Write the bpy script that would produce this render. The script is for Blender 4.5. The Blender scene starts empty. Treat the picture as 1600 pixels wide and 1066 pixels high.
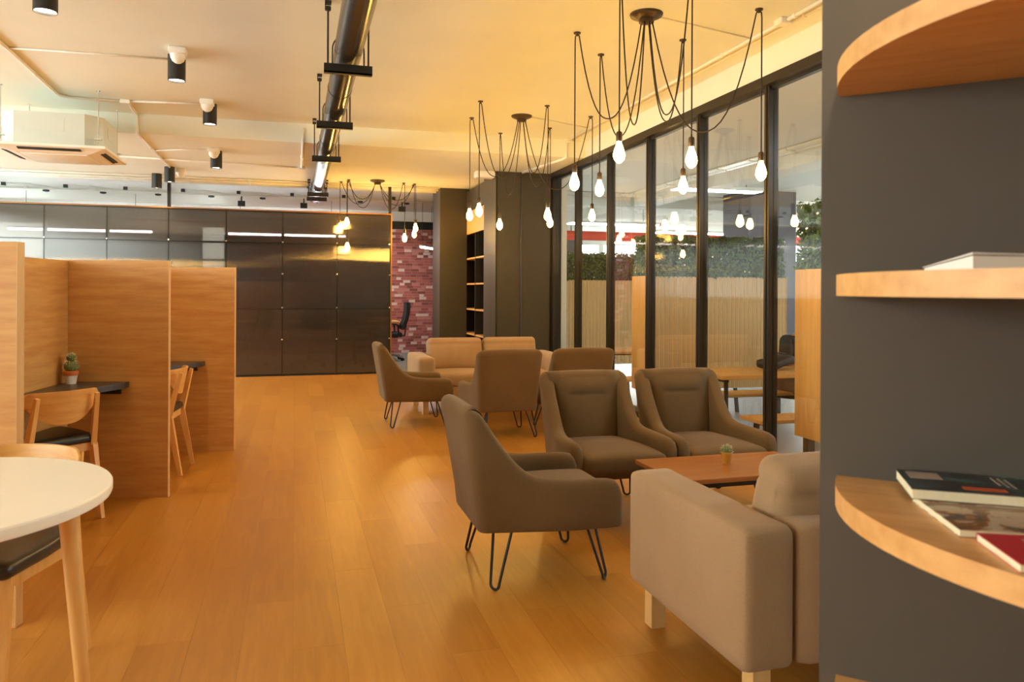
import bpy, bmesh, math, random
from mathutils import Vector, Matrix
R = math.radians
random.seed(7)
scene = bpy.context.scene
COL = scene.collection

# ---------------------------------------------------------------- camera
TH, ROLL, EYE = R(15.8), 0.005, 1.3
fwd = Vector((math.sin(TH), math.cos(TH), 0)); rt0 = Vector((math.cos(TH), -math.sin(TH), 0)); up0 = Vector((0, 0, 1))
rt = rt0 * math.cos(ROLL) + up0 * math.sin(ROLL); up = up0 * math.cos(ROLL) - rt0 * math.sin(ROLL)
cam_data = bpy.data.cameras.new('camera'); cam = bpy.data.objects.new('camera', cam_data); COL.objects.link(cam)
M = Matrix((rt, up, -fwd)).transposed().to_4x4(); M.translation = Vector((0, 0, EYE)); cam.matrix_world = M
cam_data.sensor_width = 36; cam_data.lens = 27.0; cam_data.shift_y = -78 / 1600; cam_data.clip_start = 0.05; cam_data.clip_end = 200
cam_data.dof.use_dof = True; cam_data.dof.focus_distance = 5.5; cam_data.dof.aperture_fstop = 5.6
scene.camera = cam

# ---------------------------------------------------------------- world, exposure
w = bpy.data.worlds.new('daylight'); scene.world = w; w.use_nodes = True
bg = w.node_tree.nodes['Background']; bg.inputs[0].default_value = (0.88, 1.0, 0.95, 1); bg.inputs[1].default_value = 4.0
vs = scene.view_settings; vs.view_transform = 'Standard'; vs.look = 'None'; vs.gamma = 1; vs.use_curve_mapping = False; vs.exposure = 1.38
BULB_EMIT, SPOT_W, LENS_EMIT, TUBE_EMIT = 76.0, 20.0, 14.0, 26.0
BULB_COL, SPOT_COL = (1.0, 0.55, 0.11), (1.0, 0.80, 0.52)

# ---------------------------------------------------------------- materials
def _new(name):
    m = bpy.data.materials.new(name); m.use_nodes = True
    nt = m.node_tree; return m, nt, nt.nodes['Principled BSDF']
def L(h):
    h = h.lstrip('#'); v = [int(h[i:i + 2], 16) / 255 for i in (0, 2, 4)]
    return tuple(x / 12.92 if x <= .04045 else ((x + .055) / 1.055) ** 2.4 for x in v) + (1,)
def noise_chain(nt, scale, coord='Object', nscale=4.0, detail=4.0, rough=.55):
    tc = nt.nodes.new('ShaderNodeTexCoord'); mp = nt.nodes.new('ShaderNodeMapping'); nz = nt.nodes.new('ShaderNodeTexNoise')
    mp.inputs['Scale'].default_value = scale
    nz.inputs['Scale'].default_value = nscale; nz.inputs['Detail'].default_value = detail; nz.inputs['Roughness'].default_value = rough
    nt.links.new(tc.outputs[coord], mp.inputs['Vector']); nt.links.new(mp.outputs[0], nz.inputs['Vector'])
    return nz
def ramp(nt, src, stops):
    r = nt.nodes.new('ShaderNodeValToRGB'); e = r.color_ramp.elements
    e[0].position, e[0].color = stops[0]; e[1].position, e[1].color = stops[-1]
    for p, c in stops[1:-1]:
        k = e.new(p); k.color = c
    nt.links.new(src, r.inputs[0]); return r
def bump(nt, b, src, strength, dist=.01):
    bp = nt.nodes.new('ShaderNodeBump'); bp.inputs['Strength'].default_value = strength; bp.inputs['Distance'].default_value = dist
    nt.links.new(src, bp.inputs['Height']); nt.links.new(bp.outputs[0], b.inputs['Normal'])
def plain(name, col, rough=.5, metal=0.0, var=.06, nscale=6.0, spec=.5, bmp=0.0, coat=0.0):
    m, nt, b = _new(name); c = L(col)
    nz = noise_chain(nt, (1, 1, 1), nscale=nscale)
    lo = tuple(x * (1 - var) for x in c[:3]) + (1,); hi = tuple(min(1, x * (1 + var)) for x in c[:3]) + (1,)
    r = ramp(nt, nz.outputs[0], [(.3, lo), (.7, hi)]); nt.links.new(r.outputs[0], b.inputs['Base Color'])
    b.inputs['Roughness'].default_value = rough; b.inputs['Metallic'].default_value = metal; b.inputs['Specular IOR Level'].default_value = spec
    if coat: b.inputs['Coat Weight'].default_value = coat; b.inputs['Coat Roughness'].default_value = .12
    if bmp: bump(nt, b, nz.outputs[0], bmp)
    return m
def wood(name, dark, light, axis='x', rough=.45, stretch=14.0, nscale=2.2, mid=None, bmp=.05):
    m, nt, b = _new(name)
    sc = {'x': (1, stretch, stretch), 'y': (stretch, 1, stretch), 'z': (stretch, stretch, 1)}[axis]
    nz = noise_chain(nt, sc, nscale=nscale, detail=6, rough=.6)
    st = [(.28, L(dark)), (.72, L(light))]
    if mid: st.insert(1, (.5, L(mid)))
    r = ramp(nt, nz.outputs[0], st); nt.links.new(r.outputs[0], b.inputs['Base Color'])
    b.inputs['Roughness'].default_value = rough
    bump(nt, b, nz.outputs[0], bmp, .004); return m
def fabric(name, dark, light, rough=.95, bmp=.25):
    m, nt, b = _new(name)
    nz = noise_chain(nt, (1, 1, 1), nscale=220, detail=2); big = noise_chain(nt, (1, 1, 1), nscale=3.5, detail=3)
    mx = nt.nodes.new('ShaderNodeMath'); mx.operation = 'MULTIPLY_ADD'; mx.inputs[1].default_value = .55; mx.inputs[2].default_value = .22
    ad = nt.nodes.new('ShaderNodeMath'); ad.operation = 'ADD'; ad.inputs[1].default_value = 0
    nt.links.new(big.outputs[0], ad.inputs[0]); nt.links.new(nz.outputs[0], ad.inputs[1]); nt.links.new(ad.outputs[0], mx.inputs[0])
    mx.inputs[1].default_value = .5; mx.inputs[2].default_value = 0
    r = ramp(nt, mx.outputs[0], [(.3, L(dark)), (.7, L(light))]); nt.links.new(r.outputs[0], b.inputs['Base Color'])
    b.inputs['Roughness'].default_value = rough; b.inputs['Specular IOR Level'].default_value = .2
    b.inputs['Sheen Weight'].default_value = .15
    bump(nt, b, nz.outputs[0], bmp, .002); return m
def emit(name, col, strength):
    m = bpy.data.materials.new(name); m.use_nodes = True; nt = m.node_tree; nt.nodes.clear()
    e = nt.nodes.new('ShaderNodeEmission'); o = nt.nodes.new('ShaderNodeOutputMaterial')
    e.inputs[0].default_value = tuple(col) + (1,); e.inputs[1].default_value = strength
    nt.links.new(e.outputs[0], o.inputs[0]); return m
def glass(name, tint=(.95, .97, .96), ior=1.55):
    m = bpy.data.materials.new(name); m.use_nodes = True; nt = m.node_tree; nt.nodes.clear()
    t = nt.nodes.new('ShaderNodeBsdfTransparent'); g = nt.nodes.new('ShaderNodeBsdfGlossy'); f = nt.nodes.new('ShaderNodeFresnel')
    mx = nt.nodes.new('ShaderNodeMixShader'); o = nt.nodes.new('ShaderNodeOutputMaterial')
    t.inputs[0].default_value = tint + (1,); g.inputs['Roughness'].default_value = .0; g.inputs[0].default_value = (1, 1, 1, 1)
    # same reflectance on both faces of the pane: invert the ratio where the ray leaves the glass
    ge = nt.nodes.new('ShaderNodeNewGeometry'); mi = nt.nodes.new('ShaderNodeMix'); mi.data_type = 'FLOAT'
    mi.inputs[2].default_value = ior; mi.inputs[3].default_value = 1 / ior
    nt.links.new(ge.outputs['Backfacing'], mi.inputs[0]); nt.links.new(mi.outputs[0], f.inputs[0])
    nt.links.new(f.outputs[0], mx.inputs[0]); nt.links.new(t.outputs[0], mx.inputs[1]); nt.links.new(g.outputs[0], mx.inputs[2])
    nt.links.new(mx.outputs[0], o.inputs[0]); return m
def polycarbonate(name):
    # smoky twin-wall sheet: reflections and the view through it smear sideways across its upright flutes
    m = bpy.data.materials.new(name); m.use_nodes = True; nt = m.node_tree; nt.nodes.clear(); N = nt.nodes.new
    o = N('ShaderNodeOutputMaterial'); mx = N('ShaderNodeMixShader'); mx2 = N('ShaderNodeMixShader')
    gl = N('ShaderNodeBsdfAnisotropic'); gl.distribution = 'BECKMANN'; rf = N('ShaderNodeBsdfRefraction'); df = N('ShaderNodeBsdfDiffuse'); tg = N('ShaderNodeTangent'); fr = N('ShaderNodeFresnel')
    tg.direction_type = 'RADIAL'; tg.axis = 'Z'
    nz = noise_chain(nt, (1.2, 1, .5), nscale=1.1, detail=0); bp = N('ShaderNodeBump'); bp.inputs['Strength'].default_value = .07; bp.inputs['Distance'].default_value = .05
    nt.links.new(nz.outputs[0], bp.inputs['Height'])
    gl.inputs['Color'].default_value = (.9, .88, .86, 1); gl.inputs['Roughness'].default_value = .115; gl.inputs['Anisotropy'].default_value = POLY_ANISO; gl.inputs['Rotation'].default_value = .25
    nt.links.new(tg.outputs[0], gl.inputs['Tangent']); nt.links.new(bp.outputs[0], gl.inputs['Normal'])
    rf.inputs['Color'].default_value = (.32, .285, .265, 1); rf.inputs['Roughness'].default_value = .22; rf.inputs['IOR'].default_value = 1.06
    df.inputs['Color'].default_value = (.06, .052, .05, 1)
    fr.inputs[0].default_value = 1.55
    mul = N('ShaderNodeMath'); mul.operation = 'MULTIPLY_ADD'; mul.inputs[1].default_value = 2.1; mul.inputs[2].default_value = .0
    nt.links.new(fr.outputs[0], mul.inputs[0])
    mx2.inputs[0].default_value = .35; nt.links.new(rf.outputs[0], mx2.inputs[1]); nt.links.new(df.outputs[0], mx2.inputs[2])
    nt.links.new(mul.outputs[0], mx.inputs[0]); nt.links.new(mx2.outputs[0], mx.inputs[1]); nt.links.new(gl.outputs[0], mx.inputs[2])
    nt.links.new(mx.outputs[0], o.inputs[0]); return m
POLY_ANISO = .85
PLANK_W, PLANK_L = .182, 1.22
def floor_wood(name):
    m, nt, b = _new(name); N = nt.nodes.new; lk = nt.links.new
    geo = N('ShaderNodeNewGeometry'); sep = N('ShaderNodeSeparateXYZ'); lk(geo.outputs['Position'], sep.inputs[0])
    def mth(op, a, bb=None, c=None):
        n = N('ShaderNodeMath'); n.operation = op
        for i, v in enumerate((a, bb, c)):
            if v is None: continue
            if isinstance(v, (int, float)): n.inputs[i].default_value = v
            else: lk(v, n.inputs[i])
        return n.outputs[0]
    col = mth('FLOOR', mth('DIVIDE', mth('ADD', sep.outputs[0], 20 * PLANK_W), PLANK_W))
    off = mth('MULTIPLY', mth('FRACT', mth('MULTIPLY', col, .381966)), PLANK_L)
    row = mth('FLOOR', mth('DIVIDE', mth('ADD', sep.outputs[1], off), PLANK_L))
    cmb = N('ShaderNodeCombineXYZ'); lk(col, cmb.inputs[0]); lk(row, cmb.inputs[1])
    wn = N('ShaderNodeTexWhiteNoise'); lk(cmb.outputs[0], wn.inputs['Vector'])
    sc = N('ShaderNodeVectorMath'); sc.operation = 'MULTIPLY'; sc.inputs[1].default_value = (15, 1.1, 1); lk(geo.outputs['Position'], sc.inputs[0])
    ad = N('ShaderNodeVectorMath'); ad.operation = 'MULTIPLY_ADD'; ad.inputs[1].default_value = (9, 9, 9); lk(wn.outputs['Color'], ad.inputs[0]); lk(sc.outputs[0], ad.inputs[2])
    nz = N('ShaderNodeTexNoise'); nz.inputs['Scale'].default_value = 2.0; nz.inputs['Detail'].default_value = 6; nz.inputs['Roughness'].default_value = .62; nz.inputs['Distortion'].default_value = .8; lk(ad.outputs[0], nz.inputs['Vector'])
    t = mth('MULTIPLY_ADD', wn.outputs['Value'], .25, mth('MULTIPLY', nz.outputs[0], .75))
    r = ramp(nt, t, [(.22, L('#a56c26')), (.5, L('#b67c30')), (.8, L('#c68d3c'))]); lk(r.outputs[0], b.inputs['Base Color'])
    rr = mth('MULTIPLY_ADD', nz.outputs[0], .16, .27); lk(rr, b.inputs['Roughness'])
    b.inputs['Specular IOR Level'].default_value = .45
    bump(nt, b, nz.outputs[0], .05, .003); return m

MT = dict(
    floor=floor_wood('vinyl_oak_planks'), grout=plain('subfloor', '#94621f', .9),
    ceiling=plain('ceiling_paint', '#e9ebdf', .8, var=.02, nscale=2), white=plain('white_paint', '#eeece6', .6, var=.02), pvc=plain('white_plastic', '#f0ede4', .4, var=.02),
    acbody=plain('galvanised_white_metal', '#d5dad2', .45, var=.03, metal=.0), dark=plain('charcoal_laminate', '#3c3526', .45, var=.06), pillar=plain('dark_grey_paint', '#4f4840', .6, var=.05, nscale=3),
    black=plain('black_metal', '#1d1c1b', .42, var=.05), duct=plain('black_gloss_duct', '#26231f', .22, var=.05, spec=.7), bronze=plain('dark_bronze_aluminium', '#2f2a25', .33, metal=.35, var=.05),
    oak=wood('oak_laminate', '#c48848', '#dba964', 'x', .45, 9, 3.2), oakz=wood('oak_laminate_upright', '#c89a62', '#dcb27c', 'z', .45, 10, 2.4), oaky=wood('oak_laminate_deep', '#c48848', '#dba964', 'y', .45, 9, 3.2),
    chairwood=wood('beech', '#d79c52', '#ecbc74', 'z', .38, 8, 3.0), chairply=wood('beech_ply', '#d09449', '#e8b56a', 'x', .36, 10, 3.0),
    shelfwood=wood('oak_shelf', '#cc9658', '#e3b274', 'x', .4, 8, 4.0), tabletop=wood('cherry_board', '#94592c', '#ad7038', 'x', .35, 8, 3.0),
    tawny=fabric('taupe_upholstery', '#664f32', '#765d3f'), beige=fabric('beige_upholstery', '#9d7f5f', '#ae8e6d'),
    legwood=wood('pale_birch', '#d2a768', '#e6c083', 'z', .5, 6, 3), tablewhite=plain('white_table_laminate', '#f4efe4', .35, var=.01), leather=plain('dark_leather', '#2c2723', .32, var=.1, bmp=.02, nscale=40),
    desk=plain('dark_desk_laminate', '#3a332d', .35, var=.05), bulb=emit('warm_filament_bulb', BULB_COL, BULB_EMIT), lens=emit('downlight_lens', (1, .82, .58), LENS_EMIT),
    tube=emit('cool_light_tube', (.92, .97, 1), TUBE_EMIT), officetube=emit('office_light_tube', (.95, .97, 1), TUBE_EMIT * 2.0), glass=glass('clear_glass'), poly=polycarbonate('smoky_polycarbonate'), cord=plain('brown_cloth_cord', '#2a221c', .8, var=.1), socket=plain('bronze_socket', '#4b3b28', .4, metal=.4),
    copper=plain('warm_bronze_trim', '#9a6a3c', .35, metal=.3), slat=wood('ash_slat', '#cda267', '#dfba82', 'z', .5, 7, 2.5), groove=plain('pale_groove', '#f0e0c2', .6), endpanel=wood('maple_end_panel', '#d79a4a', '#e6b061', 'z', .45, 8, 2.4),
    leaf=plain('artificial_leaf', '#456021', .55, var=.5, nscale=30), blossom=plain('pale_blossom', '#f2ead2', .6), soil=plain('hedge_core', '#22301a', .9), red=plain('red_pipe_paint', '#d8402a', .35, var=.03), carpet=plain('grey_carpet', '#8c8880', .95, var=.1, nscale=60),
    outfloor=plain('grey_polished_floor', '#8f8a84', .35, var=.06), outcol=plain('slate_column_paint', '#4d474e', .6, var=.03), outbase=plain('white_partition_base', '#dcdcd6', .5), mortar=plain('pale_mortar', '#b09a8c', .9), chrome=plain('chrome', '#d8d8d8', .15, metal=1, var=.01), navy=plain('dark_mesh_fabric', '#27303a', .7),
    pot=plain('white_ceramic_pot', '#eeece2', .35), terracotta=plain('terracotta_rim', '#d9793f', .6), yellowpot=plain('mustard_pot', '#c98f2f', .6), cactus=plain('cactus_skin', '#6f7d4c', .7, var=.2, nscale=20), spine=plain('cactus_spine', '#e8dcb8', .7),
    paper=plain('magazine_paper', '#f0e4c4', .6, var=.04, nscale=60), coverwhite=plain('white_cover', '#dfdad2', .4), skin=plain('skin', '#c98f68', .55), shirt=plain('black_shirt', '#23221f', .85), trousers=plain('brown_trousers', '#6b4a33', .9), shoe=plain('pale_shoe', '#c9c2b8', .6), hair=plain('black_hair', '#15120f', .5), bag=plain('black_bag', '#1f1d1c', .6), tray=plain('slate_tray', '#6d7270', .4), cup=plain('clear_cup', '#dcdad2', .2),
)
BRICKS = [plain('brick_red', '#b9695d', .85, nscale=30, var=.12), plain('brick_dark', '#a2584f', .85, nscale=30, var=.12), plain('brick_brown', '#8d4e44', .85, nscale=30, var=.14), plain('brick_pale', '#e2c8bb', .85, nscale=30, var=.1), plain('brick_rose', '#c58076', .85, nscale=30, var=.12)]

# ---------------------------------------------------------------- mesh helpers
class MB:
    def __init__(s): s.v = []; s.f = []
    def add(s, vs_, fs):
        o = len(s.v); s.v += [tuple(p) for p in vs_]; s.f += [tuple(i + o for i in f) for f in fs]; return s
    def box(s, x0, y0, z0, x1, y1, z1):
        return s.add([(x0, y0, z0), (x1, y0, z0), (x1, y1, z0), (x0, y1, z0), (x0, y0, z1), (x1, y0, z1), (x1, y1, z1), (x0, y1, z1)],
                     [(3, 2, 1, 0), (4, 5, 6, 7), (0, 1, 5, 4), (1, 2, 6, 5), (2, 3, 7, 6), (3, 0, 4, 7)])
    def rbox(s, x0, y0, z0, x1, y1, z1, r=.01, seg=2):
        bm = bmesh.new(); bmesh.ops.create_cube(bm, size=1)
        for v in bm.verts: v.co = Vector(((x0 + x1) / 2 + v.co.x * (x1 - x0), (y0 + y1) / 2 + v.co.y * (y1 - y0), (z0 + z1) / 2 + v.co.z * (z1 - z0)))
        bmesh.ops.bevel(bm, geom=bm.edges[:] + bm.verts[:], offset=r, segments=seg, profile=.5, affect='EDGES')
        return s.bm(bm)
    def bm(s, bm, mat=None):
        bm.verts.index_update()
        s.add([(mat @ v.co if mat else v.co) for v in bm.verts], [[v.index for v in f.verts] for f in bm.faces]); bm.free(); return s
    def beam(s, a, b, w_, h_, w2=None, h2=None):      # rectangular bar between two points, optional taper
        a, b = Vector(a), Vector(b); d = (b - a).normalized(); u = d.cross(Vector((0, 0, 1)))
        if u.length < 1e-4: u = Vector((1, 0, 0))
        u.normalize(); n = u.cross(d); w2 = w_ if w2 is None else w2; h2 = h_ if h2 is None else h2
        P_ = [a - u * w_ / 2 - n * h_ / 2, a + u * w_ / 2 - n * h_ / 2, a + u * w_ / 2 + n * h_ / 2, a - u * w_ / 2 + n * h_ / 2,
              b - u * w2 / 2 - n * h2 / 2, b + u * w2 / 2 - n * h2 / 2, b + u * w2 / 2 + n * h2 / 2, b - u * w2 / 2 + n * h2 / 2]
        return s.add(P_, [(3, 2, 1, 0), (4, 5, 6, 7), (0, 1, 5, 4), (1, 2, 6, 5), (2, 3, 7, 6), (3, 0, 4, 7)])
    def tube(s, pts, r, n=8, caps=True):
        pts = [Vector(p) for p in pts]; rs = r if isinstance(r, (list, tuple)) else [r] * len(pts)
        rings = []; prev = None
        for i, p in enumerate(pts):
            t = (pts[min(i + 1, len(pts) - 1)] - pts[max(i - 1, 0)]).normalized()
            if prev is None:
                a = Vector((0, 0, 1)) if abs(t.z) < .9 else Vector((1, 0, 0)); u = t.cross(a).normalized()
            else:
                u = (prev - t * prev.dot(t)); u = u.normalized() if u.length > 1e-6 else t.orthogonal().normalized()
            prev = u; v = t.cross(u)
            rings.append([p + (u * math.cos(2 * math.pi * k / n) + v * math.sin(2 * math.pi * k / n)) * rs[i] for k in range(n)])
        vs_ = [q for rg in rings for q in rg]; fs = []
        for i in range(len(pts) - 1):
            for k in range(n):
                fs.append((i * n + k, i * n + (k + 1) % n, (i + 1) * n + (k + 1) % n, (i + 1) * n + k))
        if caps: fs += [tuple(range(n))[::-1], tuple((len(pts) - 1) * n + k for k in range(n))]
        return s.add(vs_, fs)
    def lathe(s, prof, n=20, c=(0, 0, 0), caps=True):    # prof: (radius, z) from bottom to top
        vs_ = [(c[0] + r * math.cos(2 * math.pi * k / n), c[1] + r * math.sin(2 * math.pi * k / n), c[2] + z) for r, z in prof for k in range(n)]
        fs = [(i * n + k, i * n + (k + 1) % n, (i + 1) * n + (k + 1) % n, (i + 1) * n + k) for i in range(len(prof) - 1) for k in range(n)]
        if caps: fs += [tuple(range(n))[::-1], tuple((len(prof) - 1) * n + k for k in range(n))]
        return s.add(vs_, fs)
    def prism(s, poly, z0, z1):
        n = len(poly)
        return s.add([(x, y, z0) for x, y in poly] + [(x, y, z1) for x, y in poly],
                     [tuple(range(n))[::-1], tuple(range(n, 2 * n))] + [(i, (i + 1) % n, n + (i + 1) % n, n + i) for i in range(n)])
    def grid(s, rows, close=False):
        nr, nc = len(rows), len(rows[0])
        return s.add([p for r_ in rows for p in r_], [(i * nc + j, i * nc + (j + 1) % nc, (i + 1) * nc + (j + 1) % nc, (i + 1) * nc + j) for i in range(nr - 1) for j in range(nc if close else nc - 1)])
    def mesh(s, name, mat, smooth=False, fixn=True):
        me = bpy.data.meshes.new(name); me.from_pydata(s.v, [], s.f)
        if fixn:
            bm = bmesh.new(); bm.from_mesh(me); bmesh.ops.recalc_face_normals(bm, faces=bm.faces); bm.to_mesh(me); bm.free()
        me.materials.append(mat if not isinstance(mat, str) else MT[mat])
        if smooth:
            me.shade_smooth()
            if smooth != 'all': me.set_sharp_from_angle(angle=R(smooth if smooth is not True else 40))
        return me
    def build(s, name, mat, parent=None, smooth=False, fixn=True, label=None):
        return obj(name, s.mesh(name, mat, smooth, fixn), parent, label)
def obj(name, me, parent=None, label=None):
    o = bpy.data.objects.new(name, me); COL.objects.link(o)
    if parent is not None: o.parent = parent
    if label: o['label'] = label
    return o
def tag(o, label=None, cat=None, group=None, kind=None):
    for k, v in (('label', label), ('category', cat), ('group', group), ('kind', kind)):
        if v: o[k] = v
    return o
def thing(name, label, cat, loc=(0, 0, 0), rz=0.0, group=None):
    o = bpy.data.objects.new(name, None); COL.objects.link(o); o.empty_display_size = .1
    o.location = loc; o.rotation_euler = (0, 0, rz); return tag(o, label, cat, group)
def setting(name, loc=(0, 0, 0)):
    o = bpy.data.objects.new(name, None); COL.objects.link(o); o.location = loc; o['kind'] = 'structure'; return o
def copy_tree(o, parent=None):
    c = o.copy(); COL.objects.link(c); c.parent = parent
    for ch in list(o.children): copy_tree(ch, c)
    return c
def copy_of(o, label, loc, rz, group=None):
    c = copy_tree(o); c.location = loc; c.rotation_euler = (0, 0, rz); c['label'] = label
    if group: c['group'] = group
    return c
def struct(mb, name, mat, smooth=False):
    return tag(mb.build(name, mat, smooth=smooth), kind='structure')

# ================================================================ the setting
GX, CEIL, SOFF, BEAMY, PARTY, PILY = 3.5, 3.15, 2.94, 8.85, 12.1, 10.18
BACKY, OZ = 16.05, -.2
# ---- floor: oak vinyl planks over a subfloor
fl = struct(MB().box(-6, -3, -.06, GX, PARTY + .05, -.004), 'floor', 'grout')
def seen(x, y):
    xc = x * math.cos(TH) - y * math.sin(TH); zc = x * math.sin(TH) + y * math.cos(TH)
    if zc < .9: return False
    px = 800 + 1200 * xc / zc; py = 455 + 1200 * 1.3 / zc
    return -30 < px < 1290 and py < 1100
planks = []
for c in range(-33, 20):
    x0 = c * PLANK_W; off = (((c + 20) * .381966) % 1.0) * PLANK_L
    for r_ in range(-3, 14):
        y0 = r_ * PLANK_L - off; y1 = y0 + PLANK_L
        if x0 + PLANK_W > GX + .02 or x0 < -6 or y1 < -2.9 or y0 > PARTY: continue
        y0, y1 = max(y0, -3), min(y1, PARTY + .04)
        if y1 - y0 < .05: continue
        vis = any(seen(x0 + PLANK_W / 2, y0 + (y1 - y0) * k) for k in (0, .5, 1))
        planks.append((math.hypot(x0, (y0 + y1) / 2) if vis else 1e9 , x0, y0, y1))
planks.sort()
G = .0003
near, rest = [p for p in planks[:300] if p[0] < 1e8], []
rest = planks[len(near):]
pm = {}
for _, x0, y0, y1 in near:
    k = round(y1 - y0, 3)
    if k not in pm: pm[k] = MB().box(G, G, -.004, PLANK_W - G, k - G, 0).mesh('plank', 'floor')
    o = obj('plank', pm[k], fl); o.location = (x0, y0, 0)
mb = MB()
for _, x0, y0, y1 in rest: mb.box(x0 + G, y0 + G, -.004, x0 + PLANK_W - G, y1 - G, 0)
tag(mb.build('outer_planks', 'floor', fl), kind='stuff')
# ---- ceilings
struct(MB().box(-6, -3, CEIL, GX, BEAMY, CEIL + .1).box(-6, BEAMY, SOFF, GX, 12.72, SOFF + .31), 'ceiling', 'ceiling')
struct(MB().box(-6, 12.72, 2.95, 3.55, BACKY + .2, 3.2), 'ceiling_office', 'white')
# ---- solid walls out of view: behind the camera and on the left, with daylight windows
wl = MB(); 
for y0, y1 in ((-3, -2.6), (.0, .25), (3.1, 3.35), (6.2, 6.45), (9.3, 9.55), (12.1, BACKY + .2)): wl.box(-6.15, y0, 1.15, -6, y1, 2.75)
wl.box(-6.15, -3, 0, -6, BACKY + .2, 1.15).box(-6.15, -3, 2.75, -6, BACKY + .2, 3.2)
struct(wl, 'wall_left', 'white')
struct(MB().box(-6.15, -3.15, 0, GX, -3, 3.2), 'wall_rear', 'dark')
# ---- bulkhead over the glazing and the dark cladding past it
struct(MB().box(GX - .06, -3, SOFF, GX + .12, PILY, CEIL + .1), 'wall_bulkhead', 'ceiling')
# ---- glazed wall: dark bronze mullions and clear panes
win = setting('window_1')
my = [-2.1, -1.07, -.04, .99, 2.02, 3.05, 4.08, 5.11, 6.14, 7.17, 8.2, 9.25, PILY - .02]
for i, y in enumerate(my):
    MB().box(GX - .042, y - .030, -.02, GX + .042, y + .030, 2.87).box(GX - .049, y - .006, -.02, GX - .042, y + .006, 2.87).build('mullion', 'bronze', win)
MB().box(GX - .08, -2.13, 2.87, GX + .08, PILY, SOFF).build('top_rail', 'bronze', win)
MB().box(GX - .08, -2.13, -.2, GX + .08, PILY, .06).build('bottom_rail', 'bronze', win)
for a, b in zip(my, my[1:]):
    MB().box(GX - .005, a + .03, .05, GX + .005, b - .03, 2.875).build('glass_pane', 'glass', win)
    MB().box(GX - .02, a + .032, 2.845, GX + .02, b - .032, 2.87).build('glazing_bead', 'black', win)
# ---- dark clad pillar at the end of the glazing
pil = setting('wall_pillar')
MB().box(2.66, PILY + .01, 0, GX + .1, 10.84, SOFF).build('pillar_core', 'black', pil)
MB().box(2.65, PILY - .012, 0, 2.994, PILY + .01, SOFF).build('cladding_panel', 'dark', pil)
MB().box(3.002, PILY - .012, 0, 3.42, PILY + .01, SOFF).build('cladding_panel', 'dark', pil)
MB().box(2.64, PILY - .012, 0, 2.66, 10.85, SOFF).build('cladding_panel', 'dark', pil)
MB().tube([(2.998, PILY - .02, 0), (2.998, PILY - .02, SOFF)], .008, 8).build('cover_strip', 'bronze', pil, smooth=True)
# ---- dark panel wall beside the bookcase
struct(MB().box(2.22, 12.08, 0, 2.66, 12.2, SOFF).box(2.22, 12.2, 0, 2.26, 12.72, SOFF), 'wall_panel', 'dark')
struct(MB().box(3.16, 10.84, 0, 3.3, 12.7, SOFF), 'wall_bookcase', 'dark')
struct(MB().box(2.66, 12.60, 0, 3.55, 12.70, SOFF), 'wall_office_front', 'dark')
# ---- smoky polycarbonate partition
par = setting('wall_partition')
px = [-5.765 + .8 * i for i in range(9)] + [1.428]
px = [-5.765, -4.965, -4.165, -3.365, -2.573, -1.764, -.977, -.177, .625, 1.428]
PT, PY = 2.47, PARTY
zs = [0.03, 1.015, 2.005, PT]
for i, x in enumerate(px):
    top = SOFF if x in (-1.764, 1.428) else PT
    MB().box(x - .022, PY - .01, 0, x + .022, PY + .05, top).build('mullion', 'bronze', par)
for zz, h in ((.0, .03), (1.0, .03), (1.99, .03), (PT - .02, .035)):
    MB().box(px[0], PY + .006, zz, px[-1], PY + .046, zz + h).build('rail', 'bronze', par)
for a, b in zip(px, px[1:]):
    for z0, z1 in zip(zs, zs[1:]):
        MB().box(a + .004, PY - .022, z0 + .003, b - .004, PY - .012, z1 - .003).build('polycarbonate_sheet', 'poly', par)
for x in px[1:]:
    for zz in (.55, 1.03, 1.54, 2.02):
        MB().lathe([(.012, 0), (.012, .006), (.006, .01)], 10).build('bolt', 'chrome', par).matrix_local = Matrix.Translation((x, PY - .022, zz)) @ Matrix.Rotation(R(90), 4, 'X')
MB().box(px[0], PY - .03, PT + .012, px[-1] + .03, PY + .05, PT + .03).build('edge_trim', 'copper', par)
MB().box(px[-1] + .016, PY - .03, 0, px[-1] + .034, PY + .05, PT + .012).build('edge_trim', 'copper', par)
# ---- office behind the partition
struct(MB().box(-6, PARTY + .05, -.06, 3.55, BACKY + .2, -.002), 'floor_office', 'carpet')
wb = MB()
for a_, b_ in ((-6, -5.7), (-4.42, -1.78), (-1.3, 3.55)): wb.box(a_, BACKY + .02, 0, b_, BACKY + .2, 2.96)
for a_, b_ in ((-5.7, -4.42), (-1.78, -1.3)): wb.box(a_, BACKY + .02, 0, b_, BACKY + .2, 1.25).box(a_, BACKY + .02, 2.52, b_, BACKY + .2, 2.96)
struct(wb, 'wall_back', 'white')
struct(MB().box(-1.3, BACKY - .03, 2.58, 2.98, BACKY + .018, 2.74).box(2.82, BACKY - .05, 0, 2.93, BACKY + .016, 2.578).box(2.99, 12.72, 0, 3.1, BACKY, 2.95), 'trim_1', 'black')
struct(MB().box(2.935, BACKY - .06, 0, 2.985, BACKY + .02, 2.6), 'trim_2', 'pvc')
br = struct(MB().box(-1.3, BACKY, 0, 2.82, BACKY + .02, 2.58), 'wall_brick', 'mortar')
rb = random.Random(3); bcache = {}; far = [MB() for _ in BRICKS]
z = 0.0; nb = 0
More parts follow.
